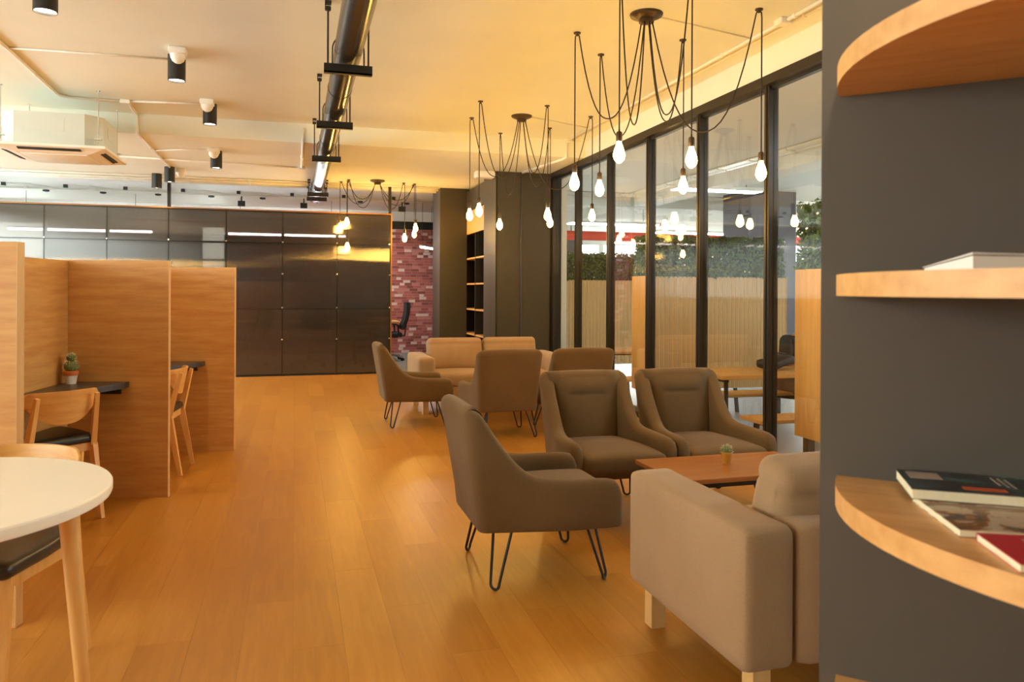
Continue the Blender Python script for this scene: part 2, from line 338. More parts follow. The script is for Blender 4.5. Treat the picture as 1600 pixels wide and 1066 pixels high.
for row in range(44):
    h = .0585; x = -1.3 - rb.random() * .1
    while x < 2.82:
        wd = rb.choice((.10, .13, .15, .17)); x0, x1 = max(x, -1.3), min(x + wd, 2.818); x += wd
        if x1 - x0 < .03: continue
        k = rb.choices(range(5), (40, 25, 14, 12, 12))[0]; d = rb.choice((.006, .009, .012))
        if x1 > 1.86 and nb < 300:
            key = (round(x1 - x0, 3), k, d)
            if key not in bcache: bcache[key] = MB().box(.003, -d, .003, key[0] - .003, 0, h - .003).mesh('brick', BRICKS[k])
            o = obj('brick', bcache[key], br); o.location = (x0, BACKY, z); nb += 1
        else: far[k].box(x0 + .003, BACKY - d, z + .003, x1 - .003, BACKY, z + h - .003)
    z += h
for k, f_ in enumerate(far):
    if f_.v: tag(f_.build('hidden_bricks', BRICKS[k], br), kind='stuff')
# ---- foreground diagonal wall that carries the half-round shelves
e0 = Vector((1.029, 1.331)); wd_ = Vector((.7071, -.7071)); nb_ = Vector((.7071, .7071))
def wpt(s_, n_): p = e0 + wd_ * s_ + nb_ * n_; return (p.x, p.y)
struct(MB().prism([wpt(0, 0), wpt(1.75, 0), wpt(1.75, .14), wpt(0, .14)], 0, CEIL), 'wall_right', 'pillar')
# ---- the hall beyond the glass
struct(MB().box(GX, -4, OZ - .1, 18, 26, OZ), 'floor_hall', 'outfloor')
struct(MB().box(GX + .12, -4, 3.25, 18, 26, 3.4).box(6.55, -4, 3.02, 6.95, 26, 3.25).box(GX + .12, 14.2, 3.0, 18, 14.55, 3.25), 'ceiling_hall', 'white')
hw = MB().box(3.5, 24, OZ, 8.6, 24.2, 3.3).box(13.5, 24, OZ, 18, 24.2, 3.3).box(8.6, 24, OZ, 13.5, 24.2, 1.4).box(8.6, 24, 2.86, 13.5, 24.2, 3.3)
for x in (9.9, 11.4): hw.box(x - .08, 24.01, 1.4, x + .08, 24.19, 2.86)
struct(hw, 'wall_hall_far', 'white')
hr = MB().box(18, -4, OZ, 18.2, 26, .8).box(18, -4, 2.8, 18.2, 26, 3.4)
for y in (-4, 1, 6, 11, 16, 21): hr.box(18.01, y, .8, 18.19, y + .5, 2.8)
struct(hr, 'wall_hall_right', 'white')
struct(MB().box(3.5, -4.2, OZ, 18, -4, 3.4), 'wall_hall_rear', 'white')
struct(MB().box(GX + .1, 10.2, OZ, 3.685, 24, 3.25), 'wall_hall_left', 'white')
struct(MB().box(8.31, 12.85, OZ, 9.36, 13.75, 3.25), 'wall_hall_column', 'outcol')
struct(MB().box(7.9, 23.4, OZ, 8.75, 24, 3.0), 'wall_hall_column_far', 'outcol')

# ================================================================ upholstered armchairs
def interp(t, pts):
    if t <= pts[0][0]: return pts[0][1]
    for (a, va), (b, vb) in zip(pts, pts[1:]):
        if t <= b:
            k = (t - a) / (b - a); return va + (vb - va) * k
    return pts[-1][1]
def smooth_interp(t, pts):
    # Catmull-Rom through the points
    n = len(pts)
    if t <= pts[0][0]: return pts[0][1]
    if t >= pts[-1][0]: return pts[-1][1]
    for i in range(n - 1):
        a, b = pts[i], pts[i + 1]
        if t <= b[0]:
            m0 = (b[1] - pts[i - 1][1]) / (b[0] - pts[i - 1][0]) if i > 0 else (b[1] - a[1]) / (b[0] - a[0])
            m1 = (pts[i + 2][1] - a[1]) / (pts[i + 2][0] - a[0]) if i < n - 2 else (b[1] - a[1]) / (b[0] - a[0])
            h = b[0] - a[0]; k = (t - a[0]) / h
            return (2 * k ** 3 - 3 * k * k + 1) * a[1] + (k ** 3 - 2 * k * k + k) * h * m0 + (-2 * k ** 3 + 3 * k * k) * b[1] + (k ** 3 - k * k) * h * m1
def arm_half(y): return .258 + .067 * min(1, max(0, (y + .315) / .40))     # half width in plan, flaring from back to arms
def armchair_shell():
    # plan path of the outer face, from the left arm tip round the back to the right arm tip (front = +y)
    WF, WB, YF, YB, RC = .325, .258, .335, -.315, .05
    def wx(y): return arm_half(y)
    left = [(-wx(y), y) for y in (.335, .330, .318, .30, .26, .20, .13, .06, 0, -.04, -.075, -.10, -.12, -.137, -.153, -.167, -.18, -.192, -.203, -.213, -.223, -.233, -.242, -.25, -.257)]
    arc = [(-wx(YB + RC) + RC - RC * math.cos(a), YB + RC - RC * math.sin(a)) for a in [R(90) * k / 5 for k in range(0, 6)]]
    back = [(x, YB) for x in (-.13, -.06, 0)]
    half = left + arc + back
    path = half + [(-x, y) for x, y in half[:-1][::-1]]
    zt = [(-.40, .785), (-.285, .785), (-.262, .782), (-.243, .770), (-.222, .735), (-.19, .655), (-.14, .558), (-.08, .495), (0, .474), (.12, .468), (.26, .464), (.30, .455), (.318, .435), (.330, .405), (.335, .37)]
    tip = {.335: .25, .330: .62, .318: .85, .30: .96}
    n = len(path); rows = []
    for i, (x, y) in enumerate(path):
        a = Vector(path[max(0, i - 1)]); b = Vector(path[min(n - 1, i + 1)]); t = (b - a).normalized()
        nin = Vector((-t.y, t.x))                      # towards the inside
        sharp = tip.get(round(y, 3), 1.0)
        backness = min(1, max(0, (-.20 - y) / .10))
        T = (.078 + .019 * backness); top = smooth_interp(y, zt)
        if backness > .9: top += .012 * (1 - (x / .3) ** 2)
        cx, cy = x + nin.x * T / 2, y + nin.y * T / 2
        prof = []
        zb = .245; hw = T / 2 * sharp
        prof.append((-hw + .022, zb)); prof.append((-hw + .007, zb + .005)); prof.append((-hw, zb + .02))
        for k in range(1, 6): prof.append((-hw, zb + .02 + (top - hw - zb - .02) * k / 5))
        for k in range(1, 6): a_ = math.pi * k / 6; prof.append((-hw * math.cos(a_), top - hw + hw * math.sin(a_)))
        for k in range(0, 6): prof.append((hw, top - hw + (.32 - top + hw) * k / 5))
        row = []
        for d, zz in prof:
            lean = max(0, zz - .30) * .17 * min(1, max(0, (-.02 - y) / .2))
            flare = max(0, zz - .25) * .055 * min(1, max(0, (-.10 - y) / .15)) * min(1, abs(x) / .2)
            px_, py_ = cx + nin.x * d, cy + nin.y * d
            row.append((px_ + math.copysign(flare, x), py_ - lean, zz))
        rows.append(row)
    m = MB().grid(rows)
    nc = len(rows[0])
    m.f.append(tuple(range(nc))); m.f.append(tuple((n - 1) * nc + k for k in range(nc))[::-1])
    return m
def pillow(x0, y0, z0, x1, y1, z1, r=.04, crown=.02, cuts=9, axis='z'):
    # rounded cushion: superellipse-edged box with a crowned face
    bm = bmesh.new(); bmesh.ops.create_cube(bm, size=2)
    bmesh.ops.subdivide_edges(bm, edges=bm.edges[:], cuts=cuts, use_grid_fill=True)
    hx, hy, hz = (x1 - x0) / 2, (y1 - y0) / 2, (z1 - z0) / 2; c = Vector(((x0 + x1) / 2, (y0 + y1) / 2, (z0 + z1) / 2))
    h = Vector((hx, hy, hz))
    for v in bm.verts:
        p = Vector((v.co.x * hx, v.co.y * hy, v.co.z * hz))
        # concentrate samples near edges
        for k in range(3):
            s_ = v.co[k]; p[k] = math.copysign(h[k] * (1 - (1 - abs(s_)) ** 1.5), s_)
        q = Vector([max(-h[k] + r, min(h[k] - r, p[k])) for k in range(3)]); d = p - q
        if d.length > 1e-6: p = q + d.normalized() * r if (abs(d.x) > 1e-6) + (abs(d.y) > 1e-6) + (abs(d.z) > 1e-6) > 1 else p
        k = 'xyz'.index(axis); o = [i for i in range(3) if i != k]
        u, w2 = p[o[0]] / h[o[0]], p[o[1]] / h[o[1]]
        p[k] += math.copysign(crown, p[k]) * (1 - u * u) * (1 - w2 * w2) * (abs(p[k]) > h[k] * .5)
        v.co = p + c
    return bm
def back_pad():
    # padded inner back with a stitched tuck below the head roll
    rows = []; zs_ = [.34 + .0105 * k for k in range(41)]
    for zz in zs_:
        row = []
        for k in range(17):
            u = -1 + k / 8; edge = max(0, 1 - abs(u) ** 6)
            x = u * (.172 + .055 * (zz - .25))
            t = (zz - .34) / .44
            bulge = .034 * max(0, 1 - abs(u) ** 4) * (1 - max(0, (t - .80) / .20) ** 2)
            seam = .013 * math.exp(-((zz - .652) / .007) ** 2) * max(0, 1 - abs(u / .62) ** 8)
            roll = .010 * math.exp(-((zz - .70) / .04) ** 2) * max(0, 1 - abs(u / .8) ** 4)
            y = -.230 - max(0, zz - .30) * .17 + bulge - seam + roll
            row.append((x, y, zz))
        rows.append(row)
    return MB().grid(rows)
def hairpin(fx, fy, dx, dy, zt=.262, gap=.10, r=.0065):
    # bent steel rod: two arms from the seat base meeting in a tight U on the floor; (dx,dy) is the direction of the pair
    u = Vector((dx, dy, 0)).normalized(); f = Vector((fx, fy, 0)); out = Vector((fx, fy, 0)).normalized()
    topc = f - out * .075 + Vector((0, 0, zt)); rb_ = .022
    pts = [topc - u * gap / 2]
    for k in range(0, 9):
        a = math.pi + math.pi * k / 8
        pts.append(f + u * rb_ * math.cos(a) + Vector((0, 0, rb_ + r + rb_ * math.sin(a))))
    pts.append(topc + u * gap / 2)
    return MB().tube(pts, r, 8)
def make_armchair(label, loc, rz):
    t = thing('armchair', label, 'armchair', loc, rz, 'taupe upholstered lounge armchairs')
    armchair_shell().build('shell', 'tawny', t, smooth='all')
    MB().prism([(-.245, -.27), (.245, -.27), (.30, 0), (.30, .30), (-.30, .30), (-.30, 0)], .25, .33).build('seat_base', 'tawny', t)
    bm = pillow(-.250, -.26, .28, .250, .355, .392, .045, .018)
    for v in bm.verts: v.co.x *= (arm_half(v.co.y) - .070) / .25
    MB().bm(bm).build('seat_cushion', 'tawny', t, smooth='all')
    back_pad().build('back_pad', 'tawny', t, smooth='all')
    for sx in (-1, 1):
        hairpin(sx * .265, -.245, 1, .85 * sx).build('hairpin_leg', 'black', t, smooth=True)
        hairpin(sx * .265, .265, 1, -.85 * sx).build('hairpin_leg', 'black', t, smooth=True)
    return t
arm0 = make_armchair('taupe armchair nearest the viewer, seen side on facing the near coffee table', (1.085, 3.485, 0), R(-90))
copy_of(arm0, 'taupe armchair facing the viewer, left of the two behind the near coffee table', (1.78, 4.27, 0), R(180))
copy_of(arm0, 'taupe armchair facing the viewer behind the cactus, nearest the glass wall', (2.435, 4.27, 0), R(180))
copy_of(arm0, 'taupe armchair at the left end of the far seating group, facing right', (1.135, 7.53, 0), R(-90))
copy_of(arm0, 'taupe armchair turned away, its back in front of the far sofa', (1.80, 6.76, 0), R(0))
copy_of(arm0, 'taupe armchair turned away beside the glass wall in the far group', (2.50, 6.80, 0), R(0))

# ================================================================ sofas
def make_sofa(label, loc, rz):
    # front = +y, origin at floor centre; 1.66 wide, .82 deep
    t = thing('sofa', label, 'sofa', loc, rz, 'beige two seat sofas'); W, Dp = .83, .41
    for sx in (-1, 1):
        MB().bm(pillow(min(sx * W, sx * (W - .185)), -Dp, .165, max(sx * W, sx * (W - .185)), Dp, .60, .035, .006, axis='x')).build('arm', 'beige', t, smooth='all')
        for sy in (-1, 1):
            MB().box(sx * (W - .09) - .03, sy * (Dp - .07) - .03, 0, sx * (W - .09) + .03, sy * (Dp - .07) + .03, .17).build('leg', 'legwood', t)
    MB().bm(pillow(-W + .19, -Dp, .165, W - .19, -Dp + .17, .60, .035, .008, axis='y')).build('back', 'beige', t, smooth='all')
    MB().bm(pillow(-W + .187, -Dp + .15, .17, W - .187, Dp - .01, .29, .02, .0)).build('seat_base', 'beige', t, smooth='all')
    for sx in (-1, 1):
        a, b = (.004, W - .19) if sx > 0 else (-W + .19, -.004)
        MB().bm(pillow(a, -Dp + .15, .285, b, Dp, .425, .04, .014)).build('seat_cushion', 'beige', t, smooth='all')
        bm = pillow(a + .005, -.085, 0, b - .005, .085, .37, .05, .035, cuts=23, axis='y')
        for v in bm.verts:      # soft creases running down from the top seam
            v.co.y -= math.copysign(.010 * math.exp(-((v.co.z - .285) / .012) ** 2), v.co.y) * (abs(v.co.y) > .05)
            if .06 < v.co.z < .28: v.co.y += .0035 * math.sin(v.co.x * 52 + v.co.z * 9) * math.sin(math.pi * (v.co.z - .06) / .22)
        MB().bm(bm, Matrix.Translation((0, -Dp + .245, .40)) @ Matrix.Rotation(R(14), 4, 'X')).build('back_cushion', 'beige', t, smooth='all')
    return t
sofa0 = make_sofa('beige two seat sofa close to the viewer, half hidden by the dark shelf wall', (2.10, 2.39, 0), 0)
copy_of(sofa0, 'beige two seat sofa facing the viewer in front of the dark pillar', (2.07, 8.36, 0), R(180))

# ================================================================ coffee tables and their plant
def make_coffee(label, loc):
    t = thing('coffee_table', label, 'coffee table', loc, 0, 'low wooden coffee tables')
    MB().rbox(-.44, -.25, .355, .44, .25, .38, .003, 1).build('tabletop', 'tabletop', t)
    f = MB()
    for sy in (-1, 1): f.box(-.40, sy * .2 - .012, .325, .40, sy * .2 + .012, .355)
    for sx in (-1, 1): f.box(sx * .39 - .012, -.2, .325, sx * .39 + .012, .2, .355)
    f.build('frame', 'black', t)
    for sx in (-1, 1):
        for sy in (-1, 1): MB().beam((sx * .37, sy * .19, .33), (sx * .40, sy * .215, 0), .024, .024, .018, .018).build('leg', 'black', t)
    return t
ct0 = make_coffee('reddish wooden coffee table with the small potted cactus on it', (2.24, 3.62, 0))
copy_of(ct0, 'wooden coffee table between the far sofa and the turned armchairs', (2.22, 7.56, 0), 0)
def ball_cactus(mb_r, zc, t, n=14):
    prof = []; K = 24; rows = []
    for i in range(11):
        a = -math.pi / 2 + math.pi * i / 10; row = []
        for k in range(K):
            ph = 2 * math.pi * k / K; rr = mb_r * math.cos(a) * (1 + (.07 if k % 2 == 0 else -.07)) + 1e-4
            row.append((rr * math.cos(ph), rr * math.sin(ph), zc + mb_r * .95 * math.sin(a)))
        rows.append(row)
    MB().grid(rows, close=True).build('cactus_ball', 'cactus', t, smooth='all')
    sp = MB(); rr_ = random.Random(5)
    for i in range(110):
        a = rr_.uniform(-.5, 1.5); ph = 2 * math.pi * (rr_.randrange(12) * 2) / 24
        d = Vector((math.cos(a) * math.cos(ph), math.cos(a) * math.sin(ph), math.sin(a)))
        p = Vector((0, 0, zc)) + d * mb_r * 1.02; q = p + (d + Vector((rr_.uniform(-.4, .4), rr_.uniform(-.4, .4), rr_.uniform(-.4, .4)))) * mb_r * .3
        sp.tube([p, q], [.0012, .0004], 3)
    tag(sp.build('spines', 'spine', t), kind='stuff')
t = thing('potted_cactus', 'small round cactus in a mustard pot on the near coffee table', 'cactus', (2.24, 3.66, .38))
MB().lathe([(.022, 0), (.029, .05), (.031, .052), (.031, .062), (.027, .062), (.026, .05)], 20).build('pot', 'yellowpot', t, smooth=True)
ball_cactus(.028, .068, t)
t = thing('potted_cactus', 'two ball cactus in a white pot on the booth desk', 'cactus', (-1.30, 5.20, .725), 0)
MB().lathe([(.028, 0), (.036, .058), (.037, .06)], 20).build('pot', 'pot', t, smooth=True)
MB().lathe([(.040, .052), (.042, .055), (.042, .078), (.036, .08), (.033, .07)], 20).build('pot_rim', 'terracotta', t, smooth=True)
ball_cactus(.038, .105, t); ball_cactus(.025, .158, t)

# ================================================================ study booths
def booth_pt(e, d, s_=0.0): return (e[0] - .978 * d + .208 * s_, e[1] + .208 * d + .978 * s_)
def divider(label, e, depth, th, h=1.48):
    t = thing('booth_divider', label, 'partition', (e[0], e[1], 0), math.atan2(.208, -.978), 'wooden study booth dividers')
    MB().box(0, -th / 2, 0, depth, th / 2, h).build('board', 'oak', t)
    MB().box(-.003, -th / 2 - .001, 0, .0, th / 2 + .001, h).build('edge_band', 'oakz', t)
    return t
E1, E2, E3 = (-1.02, 3.37), (-.757, 5.223), (-.464, 6.586)
divider('oak booth divider cut by the left picture edge, nearest the round table', E1, 1.9, .048)
divider('oak booth divider in the middle, behind the chair with the curved back', E2, 1.4, .032)
divider('oak booth divider farthest from the viewer, in front of the smoky partition', E3, 1.4, .040)
def plank_between(name, mat, p, q, th, z0, z1, label=None, cat=None, group=None):
    p, q = Vector(p), Vector(q); d = q - p; t = thing(name, label, cat, (p.x, p.y, 0), math.atan2(d.y, d.x), group)
    MB().box(0, -th / 2, z0, d.length, th / 2, z1).build('board', mat, t); return t
b1, b2, b3 = booth_pt(E1, .64), booth_pt(E2, .62), booth_pt(E3, .62)
plank_between('booth_back_panel', 'oak', (b1[0], b1[1] + .03), (b2[0], b2[1] - .02), .025, 0, 1.475, 'oak back panel of the near study booth behind the white potted cactus', 'panel', 'study booth back panels')
plank_between('booth_back_panel', 'oak', (b2[0], b2[1] + .022), (b3[0], b3[1] - .024), .025, 0, 1.475, 'oak back panel of the far study booth, hidden behind its divider', 'panel', 'study booth back panels')
def desk(label, eb, pts, gap):
    # corner desk: deep at the far divider, its front edge slanting back to the booth's back panel
    bx_, by_ = booth_pt(eb, .60, -gap); P_ = [(bx_, by_)] + [(eb[0] + x, eb[1] + y) for x, y in pts]
    t = thing('booth_desk', label, 'desk', (eb[0] - .5, eb[1] - .3, 0), 0, 'dark booth desks'); c = (eb[0] - .5, eb[1] - .3)
    MB().prism([(p[0] - c[0], p[1] - c[1]) for p in P_], .69, .725).build('desktop', 'desk', t)
    q = booth_pt(eb, .28, -gap - .012); r_ = booth_pt(eb, .56, -gap - .012)
    MB().beam((q[0] - c[0], q[1] - c[1], .67), (r_[0] - c[0], r_[1] - c[1], .67), .02, .04).build('bracket', 'black', t)
SL = [(-.232, .028), (-.245, -.04), (-.39, -.30), (-.60, -.56), (-.69, -.62)]
desk('dark desk top in the near booth under the white potted cactus', E2, SL, .018)
desk('dark desk top in the far booth behind the side-on wooden chair', E3, [(x * .97, y - .014) for x, y in SL], .034)

# ================================================================ wooden chairs with curved ply backs
def make_chair(label, loc, rz):
    t = thing('wooden_chair', label, 'chair', loc, rz, 'beech chairs with curved backs')
    for sx in (-1, 1):      # rear legs bend at the seat and lean back to carry the backrest; front legs taper
        m = MB(); P_ = [(sx * .185, -.265, 0), (sx * .175, -.185, .42), (sx * .175, -.185, .44), (sx * .160, -.258, .715)]
        m.beam(P_[0], P_[1], .022, .026, .030, .045); m.beam(P_[1], P_[3], .030, .045, .022, .022); m.build('leg', 'chairwood', t)
        MB().beam((sx * .19, .215, 0), (sx * .175, .165, .43), .022, .022, .036, .036).build('leg', 'chairwood', t)
        MB().beam((sx * .172, -.18, .405), (sx * .172, .165, .405), .02, .05).build('side_rail', 'chairwood', t)
    MB().beam((-.17, .165, .405), (.17, .165, .405), .02, .05).build('front_rail', 'chairwood', t)
    MB().beam((-.17, -.175, .405), (.17, -.175, .405), .02, .05).build('rear_rail', 'chairwood', t)
    rows = []
    for zk in range(9):
        v = zk / 8; row = []
        for k in range(25):
            u = -1 + k / 12; x = u * .205
            lo = .555 + .13 * abs(u) ** 2.6; hi = .742 - .004 * u * u - .025 * max(0, abs(u) - .9) / .1
            zz = lo + (hi - lo) * v
            y = -.205 - (zz - .44) * .20 + .075 * u * u
            row.append((x, y, zz))
        rows.append(row)
    m = MB().grid(rows); m.grid([[(x, y + .013, zz) for x, y, zz in r_] for r_ in rows])
    nv = 25 * 9
    rim = [k for k in range(25)] + [r_ * 25 + 24 for r_ in range(1, 9)] + [8 * 25 + k for k in range(23, -1, -1)] + [r_ * 25 for r_ in range(7, 0, -1)]
    for i in range(len(rim)): a, b = rim[i], rim[(i + 1) % len(rim)]; m.f.append((a, b, b + nv, a + nv))
    m.build('backrest', 'chairply', t, smooth=35)
    bm = pillow(-.215, -.20, .425, .215, .225, .475, .02, .008)
    for v in bm.verts: v.co.x *= 1 - .10 * max(0, -v.co.y / .2)
    MB().bm(bm).build('seat', 'leather', t, smooth='all')
    return t
def face(dx, dy): return math.atan2(dy, dx) - math.pi / 2
def chair_at(rx, ry, dx, dy):
    d = Vector((dx, dy)).normalized(); p = Vector((rx, ry)) + d * .265; return (p.x, p.y, 0), face(d.x, d.y)
l_, a_ = chair_at(-1.185, 4.70, -.66, .75); ch0 = make_chair('beech chair with its curved back to the viewer at the near booth desk', l_, a_)
l_, a_ = chair_at(-.741, 5.957, -.99, .10); copy_of(ch0, 'beech chair seen side on at the far booth', l_, a_)
l_, a_ = chair_at(-.893, 3.13, -.27, -.96); copy_of(ch0, 'beech chair with dark seat tucked under the white round table', l_, a_)
t = thing('round_table', 'white round table on splayed wooden legs cut by the left picture edge', 'table', (-1.02, 2.41, 0))
MB().lathe([(.495, .705), (.512, .708), (.515, .715), (.515, .735), (.512, .74), (.0005, .74)], 72).build('tabletop', 'tablewhite', t, smooth=30)
f = MB()
for a in range(0, 360, 90): f.beam((0, 0, .685), (.40 * math.cos(R(a)), .40 * math.sin(R(a)), .685), .05, .04)
f.build('underframe', 'tablewhite', t)
for a in (-4, 86, 176, 266):
    c_, s_ = math.cos(R(a)), math.sin(R(a)); MB().tube([(.475 * c_, .475 * s_, 0), (.42 * c_, .42 * s_, .705)], [.015, .027], 14).build('leg', 'chairwood', t, smooth=True)

# ================================================================ bookcase behind the pillar
t = thing('bookcase', 'tall dark open bookcase with oak shelves behind the dark pillar', 'bookcase', (2.66, 11.66, 0))
y0, y1 = -.80, .80
for y in (y0, -.17, y1): MB().box(0, y - .015, 0, .36, y + .015, 2.2).build('upright', 'black', t)
MB().box(.36, y0, 0, .38, y1, 2.9).build('back_board', 'black', t)
MB().box(0, y0 - .015, 2.2, .02, y1 + .015, 2.56).build('header_panel', 'shelfwood', t)
MB().box(.02, y0, 2.2, .36, y1, 2.23).box(0.0, y0, 2.575, .36, y1, 2.9).build('top_box', 'dark', t)
for zz in (.22, .62, 1.01, 1.41, 1.81):
    for a, b in ((y0 + .015, -.185), (-.155, y1 - .015)): MB().box(.005, a, zz - .012, .36, b, zz + .012).build('shelf_board', 'shelfwood', t)

# ================================================================ half round shelves and magazines on the diagonal wall
SC = wpt(.032 + .55, 0)
for zt, lab in ((1.734, 'highest half round oak shelf on the dark wall, seen from below'), (1.334, 'half round oak shelf at eye height with the white booklet'), (.933, 'half round oak shelf carrying the magazines'), (.532, 'lowest half round oak shelf, only its tip showing at the bottom')):
    t = thing('wall_shelf', lab, 'shelf', (SC[0], SC[1], zt - .04), R(-45), 'half round oak wall shelves')
    poly = [(.55 * math.cos(R(a)), .55 * math.sin(R(a))) for a in range(180, 361, 4)]
    MB().prism(poly, 0, .04).build('shelf_board', 'shelfwood', t)
def cover_mat(name, base, seed, cols, sc=(3, 5, 1)):
    m, nt, b = _new(name); tc = nt.nodes.new('ShaderNodeTexCoord'); mp = nt.nodes.new('ShaderNodeMapping'); mp.inputs['Scale'].default_value = sc; mp.inputs['Location'].default_value = (seed, seed * 2, 0)
    vz = nt.nodes.new('ShaderNodeTexNoise'); vz.inputs['Scale'].default_value = 4.5; vz.inputs['Detail'].default_value = 3; vz.inputs['Distortion'].default_value = 1.2
    nt.links.new(tc.outputs['Object'], mp.inputs[0]); nt.links.new(mp.outputs[0], vz.inputs['Vector'])
    r = ramp(nt, vz.outputs[0], [(.0, L(base)), (.47, L(base))] + [(.5 + .09 * i, L(c_)) for i, c_ in enumerate(cols)] + [(.95, L(base))]); r.color_ramp.interpolation = 'CONSTANT'
    nt.links.new(r.outputs[0], b.inputs['Base Color']); b.inputs['Roughness'].default_value = .3; return m
def magazine(label, p, ang, L_, W_, th, cover, extra=None, z0=.933):
    t = thing('magazine', label, 'magazine', (p[0], p[1], z0), ang, 'magazines on the curved shelf')
    MB().box(0, 0, .001, L_, W_, th - .001).build('pages', 'paper', t)
    c_ = MB().box(-.001, -.001, th - .001, L_ + .001, W_ + .001, th); c_.box(-.001, -.001, 0, L_ + .001, W_ + .001, .001).box(-.001, W_, 0, L_, W_ + .0015, th).build('cover', cover, t)
    for nm, mt_, (a, b, c2, d) in extra or []: MB().box(a, b, th, c2, d, th + .0006).build(nm, mt_, t)
    return t
mc1 = cover_mat('cover_dark_photo', '#2b2b36', 3.1, ['#3f4a55', '#2f6f68', '#40404c'])
mc2 = cover_mat('cover_pale_photo', '#c9b79c', 7.7, ['#8c5a2c', '#46464c', '#b0763a', '#d9cdb8'])
mc3 = cover_mat('cover_red', '#b8202e', 1.3, ['#b8202e', '#c9c0b4'])
mo, mw_, mr = plain('cover_orange_arc', '#d9683a', .35), plain('cover_pale_box', '#b7a89a', .35), plain('cover_crimson', '#c22234', .35)
magazine('pale magazine with a photo cover, partly under the dark one', (.965, .928), R(-25), .28, .20, .012, mc2)
magazine('dark magazine with teal and orange cover lying on top', (1.025, 1.084), R(-33), .28, .15, .018, mc1,
         [('cover_box', mw_, (.012, .085, .065, .135)), ('cover_line', mw_, (.150, .07, .153, .13)), ('cover_line', mw_, (.160, .06, .163, .125)), ('cover_line', mw_, (.170, .055, .173, .12)), ('cover_arc', mo, (.085, .02, .15, .04))], z0=.9455)
magazine('red magazine nearest the shelf edge', (.919, .788), R(-25), .28, .13, .012, mr, [('cover_panel', mw_, (.05, .03, .24, .11))])
t = thing('booklet', 'white paper booklet with a lifted cover on the eye height shelf', 'booklet', (1.0, .94, 1.334), R(-18))
MB().add([(0, 0, 0), (.24, 0, 0), (.24, .15, 0), (0, .15, 0), (0, 0, .024), (.24, 0, .020), (.24, .15, .011), (0, .15, .009)], [(3, 2, 1, 0), (4, 5, 6, 7), (0, 1, 5, 4), (1, 2, 6, 5), (2, 3, 7, 6), (3, 0, 4, 7)]).build('pages', 'white', t)
MB().add([(-.002, -.002, .026), (.24, -.002, .021), (.24, .152, .012), (-.002, .152, .010), (-.002, -.002, .029), (.24, -.002, .023), (.24, .152, .013), (-.002, .152, .011)], [(3, 2, 1, 0), (4, 5, 6, 7), (0, 1, 5, 4), (1, 2, 6, 5), (2, 3, 7, 6), (3, 0, 4, 7)]).build('cover', 'coverwhite', t)

# ================================================================ spider pendants
bulb_prof = [(.012, .0), (.014, .012), (.020, .030), (.030, .058), (.0345, .078), (.0345, .092), (.030, .108), (.020, .122), (.010, .130), (.002, .133)]
bulb_me = MB().lathe([(r_, -z_) for r_, z_ in bulb_prof], 16).mesh('bulb', 'bulb', smooth='all')
sock_me = MB().lathe([(.018, 0), (.019, .004), (.019, .05), (.015, .058), (.006, .062), (.005, .075)], 14).mesh('socket', 'socket', smooth=True)
hook_me = MB().lathe([(.006, -.026), (.008, -.016), (.010, -.012), (.024, -.010), (.026, -.004), (.026, 0)], 16).mesh('ceiling_hook', 'socket', smooth=True)
def spider(label, cx, cy, zc, hooks, sag):
    t = thing('spider_pendant', label, 'pendant light', (cx, cy, zc), 0, 'spider pendant lights')
    MB().lathe([(.035, -.062), (.05, -.058), (.05, -.036), (.075, -.030), (.105, -.016), (.11, -.006), (.11, 0)], 28).build('canopy', 'socket', t, smooth=True)
    n = len(hooks)
    for i, (hx, hy, bz) in enumerate(hooks):
        hx, hy = hx - cx, hy - cy; d = Vector((hx, hy, 0)).normalized(); D_ = math.hypot(hx, hy)
        a = d * .04 + Vector((0, 0, -.06)); h = Vector((hx, hy, -.03))
        S = sag + .07 * ((i * 7) % 3 - 1); pts = []
        for k in range(19):
            u = k / 18; pl = u ** 1.0
            # hanging loop: nearly straight flanks, round bottom
            q = (1 - abs(2 * u - 1) ** 2.3)
            p = a.lerp(h - d * .018, pl) + Vector((0, 0, -S * q)); pts.append(p)
        for k in range(1, 6):
            an = math.pi * k / 6; pts.append(h + Vector((0, 0, .012 * math.sin(an))) + d * (-.018 * math.cos(an)) + Vector((0, 0, -.004 * 0)))
        low = h + d * .018; bzl = bz - zc
        pts += [low + Vector((0, 0, -.03)), Vector((low.x, low.y, bzl + .16)), Vector((low.x, low.y, bzl + .125))]
        MB().tube(pts, .0046, 6).build('cord', 'cord', t, smooth='all')
        o = obj('ceiling_hook', hook_me, t); o.location = (hx, hy, 0)
        s_ = obj('socket', sock_me, t); s_.location = (low.x, low.y, bzl + .06)
        b = obj('bulb', bulb_me, s_); b.location = (0, 0, .004)
    return t
spider('spider pendant nearest the viewer with six glowing bulbs above the near sofa', 2.245, 4.68, CEIL, [(1.934, 5.156, 2.089), (2.289, 5.576, 2.112), (1.866, 4.24, 2.133), (2.729, 5.078, 2.089), (2.293, 4.174, 2.114), (2.907, 4.386, 2.096)], .68)
spider('spider pendant in front of the dark pillar with six glowing bulbs', 2.294, 7.769, CEIL, [(1.81, 8.011, 2.118), (1.734, 7.284, 2.09), (2.309, 8.691, 2.086), (2.411, 7.266, 2.067), (2.77, 8.253, 2.092), (3.001, 7.583, 2.109)], .66)
spider('farthest spider pendant, its bulbs in front of the smoky partition', 1.18, 11.55, SOFF, [(.764, 11.75, 2.33), (.667, 11.85, 2.25), (.763, 11.6, 1.945), (1.765, 11.75, 2.27), (1.765, 11.88, 2.19), (1.59, 11.7, 2.11)], .30)

